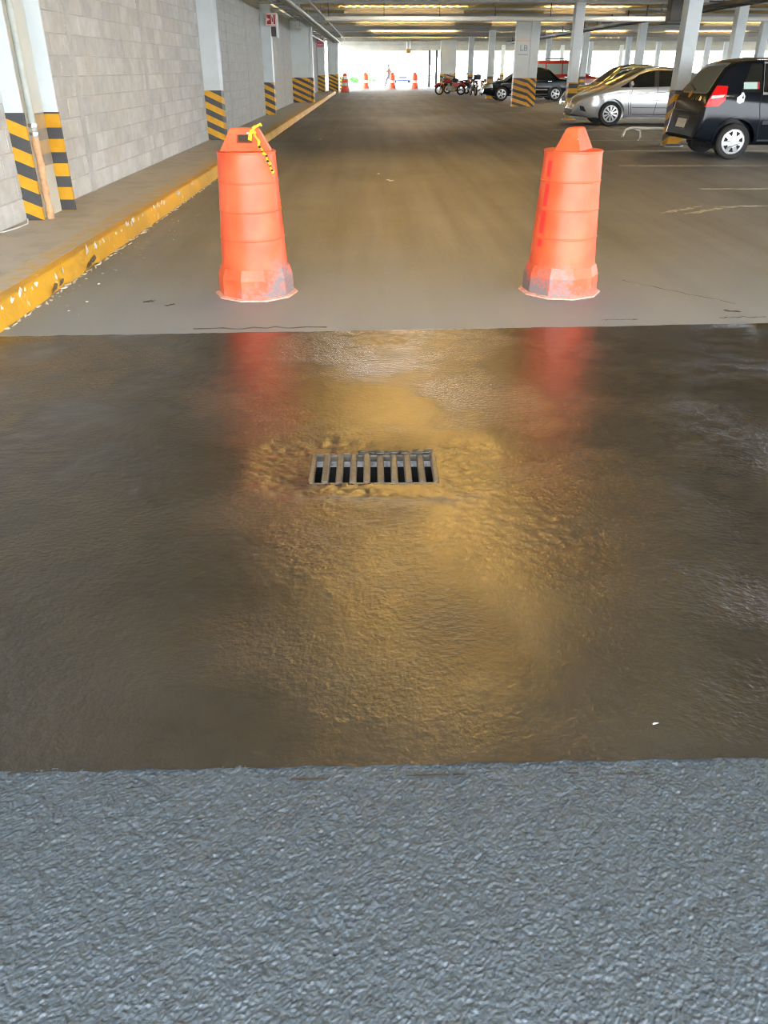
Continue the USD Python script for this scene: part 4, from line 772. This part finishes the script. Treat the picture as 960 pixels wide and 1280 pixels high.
mirror(t, c, 3.1, 1.2, 'paint_red'); handle(t, c, 2.2, 1.02); obj('windscreen', c.end(Polygon([(-.68, 1.2), (.68, 1.2), (.6, 1.7), (-.6, 1.7)]), True), 'glass_pale', t); obj('rear_window', c.end(Polygon([(-.6, 1.2), (.6, 1.2), (.55, 1.64), (-.55, 1.64)]), False), 'glass_pale', t)
# --- pale blue car out in the light, facing the garage
L = 4.2
c = Car(L, 1.75, sedan_prof(4.2, 1.48, .9), [(0, .92), (2.1, .93), (4.2, .72)], bot=.22, tumble=.38, fc=.45, fw=.78)
t = thing('outside_car', 'pale blue car facing the garage in the bright yard outside', 'car', (3.40, 104.0, 0), -90)
obj('body', c.shell((.8, 3.4), .35), 'paint_sky', t, smooth=28); wheels(t, c, (.8, 3.4), .30, .2, 'five')
obj('windscreen', c.end(Polygon([(-.64, 1.06), (.64, 1.06), (.52, 1.40), (-.52, 1.40)]).buffer(.02), True), 'glass_pale', t)
obj('grille', c.end(rrect(-.42, .42, .46, .62, .03), True, .01, .02), 'plastic', t); [obj('headlamp', c.end(rrect(min(s * .48, s * .72), max(s * .48, s * .72), .58, .74, .02), True, .012, .03), 'headlamp', t) for s in (-1, 1)]; mirror(t, c, 2.9, 1.0, 'paint_sky')

# ---------------------------------------------------------------- motorcycles
def moto(label, x, y, rz, tank, plate=False, helmet=False):
    t = thing('motorcycle', label, 'motorcycle', (x, y, 0), rz)
    for i, wx in enumerate((-.66, .66)):
        tor = lathe([(.225 + .055 * math.cos(a), .055 * math.sin(a)) for a in np.linspace(0, 2 * math.pi, 11)], 26); w = obj('tyre', turned(tor, (1, 0, 0), 90, (wx, 0, .28)), 'rubber', t, smooth=40)
        obj('rim', [turned(lathe([(.165, -.02), (.18, -.025), (.18, .025), (.165, .02), (.165, -.02)], 20), (1, 0, 0), 90, (wx, 0, .28)), turned(lathe([(0, -.05), (.045, -.05), (.045, .05), (0, .05)], 12), (1, 0, 0), 90, (wx, 0, .28))] + [seg((wx, 0, .28), (wx + .17 * math.cos(a), 0, .28 + .17 * math.sin(a)), .007, 5) for a in np.arange(6) * math.pi / 3], 'alloy', w)
        obj('mudguard', tube([(wx + .33 * math.cos(a), 0, .28 + .33 * math.sin(a)) for a in np.linspace(.35 if i == 0 else .5, 2.6, 9)], .055, 8), tank, t, smooth=50)
    obj('fork', [seg((.66, s * .085, .28), (.42, s * .085, .92), .022, 8) for s in (-1, 1)], 'chrome', t)
    obj('frame', [tube([(.44, 0, .84), (.1, 0, .62), (-.35, 0, .66), (-.8, 0, .74)], .025, 8), tube([(.42, 0, .78), (.25, 0, .35), (-.15, 0, .28), (-.3, 0, .5)], .022, 8), seg((-.3, .08, .3), (-.66, .08, .28), .02, 6), seg((-.3, -.08, .3), (-.66, -.08, .28), .02, 6)], 'moto_black', t)
    obj('engine', [cbox(-.18, .16, -.12, .12, .24, .50, .04), turned(lathe([(0, -.16), (.1, -.16), (.1, .16), (0, .16)], 14), (1, 0, 0), 90, (-.05, 0, .36)), cbox(.02, .16, -.08, .08, .48, .64, .02)], 'engine', t)
    e = trimesh.creation.icosphere(2, 1.0); e.apply_scale((.27, .14, .13)); e.apply_translation((.16, 0, .76)); obj('tank', e, tank, t, smooth=True)
    obj('seat', hullm([(-.75, s * .07, .80) for s in (-1, 1)] + [(-.72, s * .11, .74) for s in (-1, 1)] + [(-.1, s * .12, .70) for s in (-1, 1)] + [(-.1, s * .09, .77) for s in (-1, 1)] + [(-.4, s * .12, .78) for s in (-1, 1)]), 'plastic', t)
    obj('side_cover', [hullm([(-.45, s * .13, .45), (-.12, s * .13, .48), (-.15, s * .12, .68), (-.7, s * .10, .72), (-.4, s * .08, .6)]) for s in (-1, 1)], tank, t)
    obj('handlebar', tube([(.28, -.36, 1.0), (.36, -.22, .97), (.42, 0, .94), (.36, .22, .97), (.28, .36, 1.0)], .016, 7), 'moto_black', t, smooth=40)
    obj('headlight', turned(lathe([(0, .08), (.09, .07), (.1, .03), (.07, -.06), (0, -.08)], 14), (0, 1, 0), 90, (.56, 0, .84)), 'headlamp', t, smooth=40)
    obj('exhaust', tube([(.14, -.12, .4), (.18, -.15, .25), (-.1, -.17, .2), (-.5, -.19, .26), (-.85, -.19, .34)], [.02, .02, .025, .045, .045], 8), 'chrome', t, smooth=40)
    for s in (-1, 1): obj('mirror', [seg((.36, s * .25, .97), (.34, s * .32, 1.14), .007, 5), cbox(.32, .34, s * .34 - .05, s * .34 + .05, 1.12, 1.19, .008)], 'moto_black', t)
    obj('tail_lamp', cbox(-.90, -.84, -.05, .05, .66, .72, .01), 'tail', t); obj('stand', seg((-.1, .12, .25), (-.18, .28, .0), .014, 6), 'engine', t)
    if plate: obj('number_plate', cbox(-.96, -.95, -.11, .11, .46, .62, .004), 'plate', t); obj('top_case', cbox(-.98, -.62, -.22, .22, .84, 1.12, .05), 'moto_black', t)
moto('red motorcycle at the left end of the row, seen side on', 4.75, 54.6, 170, 'moto_red')
moto('dark motorcycle with a pale number plate and a box on its tail', 6.05, 53.7, 97, 'moto_black', True)
moto('yellow motorcycle between the dark one and the sedan', 6.85, 54.6, 70, 'moto_yellow')
moto('black motorcycle half hidden behind the red one', 5.4, 57.2, 150, 'moto_black')
moto('motorcycle nearest the nose of the black sedan', 7.7, 54.9, 78, 'moto_black')

# ---------------------------------------------------------------- person walking outside
def limbs(joints, bones, ref=.02, it=6):
    parts = [m3.Manifold.batch_hull([m3.Manifold.sphere(joints[j][1], 16).translate(joints[j][0]) for j in b]) for b in bones]
    m = m3.Manifold.batch_boolean(parts, m3.OpType.Add).refine_to_length(ref).to_mesh(); t_ = trimesh.Trimesh(m.vert_properties[:, :3], m.tri_verts, process=True); trimesh.smoothing.filter_taubin(t_, iterations=it); return t_
t = thing('person', 'person in tan shirt and grey trousers striding left across the bright exit', 'person', (1.55, 83.0, 0))
J = dict(head=((-.05, 0, 1.62), .098), chin=((-.085, 0, 1.54), .065), neck=((-.02, 0, 1.47), .055), chest=((0, 0, 1.30), .13), shl=((0, -.19, 1.39), .062), shr=((0, .19, 1.39), .062), waist=((.01, 0, 1.05), .12), hip=((.01, 0, .92), .135),
         hl=((.0, -.09, .88), .09), hr=((.0, .09, .88), .09), kl=((-.20, -.10, .50), .06), fl=((-.32, -.10, .09), .042), tl=((-.46, -.11, .04), .032), hel=((-.30, -.10, .04), .035), kr=((.10, .10, .48), .06), fr=((.42, .10, .18), .042), tr=((.36, .10, .04), .032), her=((.47, .1, .16), .035),
         el=((-.20, -.26, 1.14), .045), wl=((-.40, -.24, 1.02), .032), er=((.20, .25, 1.12), .045), wr=((.26, .24, .87), .032))
B = [('chest', 'shl'), ('chest', 'shr'), ('chest', 'waist'), ('neck', 'chest'), ('waist', 'hip'), ('hip', 'hl'), ('hip', 'hr'), ('hl', 'kl'), ('kl', 'fl'), ('fl', 'hel', 'tl'), ('hr', 'kr'), ('kr', 'fr'), ('fr', 'her', 'tr'), ('shl', 'el'), ('el', 'wl'), ('shr', 'er'), ('er', 'wr'), ('head', 'chin'), ('neck', 'chin')]
for w, sx in (('wl', -1), ('wr', .4)):
    (px_, py_, pz_), _ = J[w]; J[w + 'p'] = ((px_ + sx * .06, py_, pz_ - .05), .034); B.append((w, w + 'p'))
    for k in range(4):
        J[w + 'a%d' % k] = ((px_ + sx * .08, py_ - .03 + .02 * k, pz_ - .08), .010); J[w + 'b%d' % k] = ((px_ + sx * (.09 + .004 * k), py_ - .03 + .02 * k, pz_ - .155 + .012 * abs(k - 1)), .008); B += [(w + 'p', w + 'a%d' % k), (w + 'a%d' % k, w + 'b%d' % k)]
    J[w + 't'] = ((px_ + sx * .10, py_ + (-.05 if w == 'wr' else .05), pz_ - .07), .010); B.append((w, w + 't'))
J['nose'] = ((-.155, 0, 1.60), .014); J['nb'] = ((-.13, 0, 1.64), .014); B.append(('nose', 'nb'))
for s in (-1, 1): J['ear%d' % s] = ((-.03, s * .10, 1.61), .022); B.append(('head', 'ear%d' % s))
obj('body', limbs(J, B, .018, 4), 'skin', t, smooth=True)
grow = lambda names, d: {k: (J[k][0], J[k][1] + d) for k in names}
obj('shirt', limbs(grow(('chest', 'shl', 'shr', 'waist', 'hip', 'el', 'er'), .014), [('chest', 'shl'), ('chest', 'shr'), ('chest', 'waist'), ('waist', 'hip'), ('shl', 'el'), ('shr', 'er')], .03, 4), 'shirt', t, smooth=True)
obj('trousers', limbs(grow(('hip', 'hl', 'hr', 'kl', 'kr', 'fl', 'fr'), .016), [('hip', 'hl'), ('hip', 'hr'), ('hl', 'kl'), ('kl', 'fl'), ('hr', 'kr'), ('kr', 'fr')], .03, 4), 'trousers', t, smooth=True)
e = trimesh.creation.icosphere(2, .108); e.vertices[:, 2] = np.maximum(e.vertices[:, 2], -.03); e.vertices[:, 0] = np.maximum(e.vertices[:, 0], -.085); e.apply_translation((-.04, 0, 1.645)); obj('hair', e, 'hair', t, smooth=True)
obj('shoe', limbs({'a': ((-.29, -.10, .045), .045), 'b': ((-.48, -.11, .045), .038)}, [('a', 'b')], .03, 2), 'sole', t, smooth=True); obj('shoe', limbs({'a': ((.48, .10, .15), .045), 'b': ((.36, .10, .045), .038)}, [('a', 'b')], .03, 2), 'sole', t, smooth=True)

# ---------------------------------------------------------------- yard outside and small things
for x, y, s, lab in ((-.3, 96, 1.0, 'low bright green hedge clump left of the walking person'), (-1.9, 98, .6, 'small teal green bush near the left end of the exit'), (6.9, 92, .9, 'green bush at the right side of the exit')):
    t = thing('shrub', lab, 'shrub', (x, y, 0)); lv = []
    for k in range(420):
        d = rng.normal(0, 1, 3); d /= np.linalg.norm(d); p = d * rng.uniform(.6, 1.0) * np.array([.85, .5, .5]) * s + [0, 0, .55 * s]; q = rng.normal(0, 1, (3, 3)) * .07
        lv.append((p + q, np.array([[0, 1, 2]])))
    obj('foliage', cat_([trimesh.Trimesh(a, b, process=False) for a, b in lv]), 'leaf', t, kind='stuff'); obj('stems', [seg((0, 0, 0), (a * s, b * s, .7 * s), .02, 5) for a, b in ((-.4, 0), (0, .2), (.4, -.1))], 'tan', t)
t = thing('yard_pillar', 'pale blue pillar outside to the right of the exit', 'pillar', (4.95, 84.5, 0)); obj('shaft', cbox(-.28, .28, -.28, .28, 0, 3.2, .02), 'paleblue', t); obj('foot', cbox(-.34, .34, -.34, .34, 0, .25, .02), 'paleblue', t); obj('cap', cbox(-.34, .34, -.34, .34, 3.2, 3.35, .02), 'paleblue', t)
for k, (x, lab) in enumerate(((5.35, 'first thin dark post right of the pale pillar'), (5.95, 'second thin dark post right of the pale pillar'), (6.6, 'third thin dark post, nearest the motorcycles'))):
    t = thing('gate_post', lab, 'post', (x - .42, 78.0, 0)); obj('post', seg((0, 0, 0), (0, 0, 2.76), .085, 10), 'plastic', t); obj('foot_plate', cbox(-.11, .11, -.11, .11, 0, .02), 'engine', t)
t = thing('low_barrier', 'low barrier of orange and pale rails between the gate posts', 'barrier', (5.9, 82.0, 0))
for z, m in ((.30, 'orange_band'), (.55, 'paleblue'), (.80, 'paleblue')): obj('rail', cbox(-1.5, 1.5, -.03, .03, z, z + .10, .01), m, t)
for x in (-1.4, 0, 1.4): obj('leg', cbox(x - .04, x + .04, -.05, .05, 0, .95, .01), 'engine', t)
t = thing('hanging_sign', 'small amber sign hanging from the roof edge over the exit', 'sign', (2.75, 68.45, 2.55)); obj('panel', cbox(-.18, .18, -.02, .02, -.14, .14, .01), 'amber', t); [obj('hook', seg((s * .12, 0, .13), (s * .12, 0, DECK_Z - 2.552), .012, 5), 'steel', t) for s in (-1, 1)]
t = thing('wheel_stop', 'bent pale metal rail on a small leg left of the banded column', 'wheel stop', (6.0, 19.9, 0))
obj('rail', tube([(-.35, -.2, .10), (-.25, 0, .22), (-.1, .05, .26), (.3, .05, .25), (.9, .05, .24)], .03, 8), 'pipe', t, smooth=40); obj('leg', tube([(-.05, -.05, .24), (.08, -.06, .2), (.10, -.06, .08), (.06, -.06, .0)], .022, 8), 'pipe', t, smooth=40); obj('leg', seg((.8, .05, .24), (.8, .05, 0), .022, 8), 'pipe', t)
t = thing('sandal', 'tan open sandal cut off by the right edge of the picture', 'shoe', (3.30, 6.50, 0), 35)
sole = extrude_polygon(shapely.LineString([(-.10, 0), (.10, .01)]).buffer(.045), .022, engine='earcut'); obj('sole', sole, 'sole', t); obj('footbed', extrude_polygon(shapely.LineString([(-.10, 0), (.10, .01)]).buffer(.038), .008, engine='earcut').apply_translation((0, 0, .022)), 'tan', t)
for x in (-.06, .05): obj('strap', tube([(x, .045 * math.cos(a), .02 + .055 * math.sin(a)) for a in np.linspace(0, math.pi, 9)], .010, 6), 'tan', t, smooth=40)
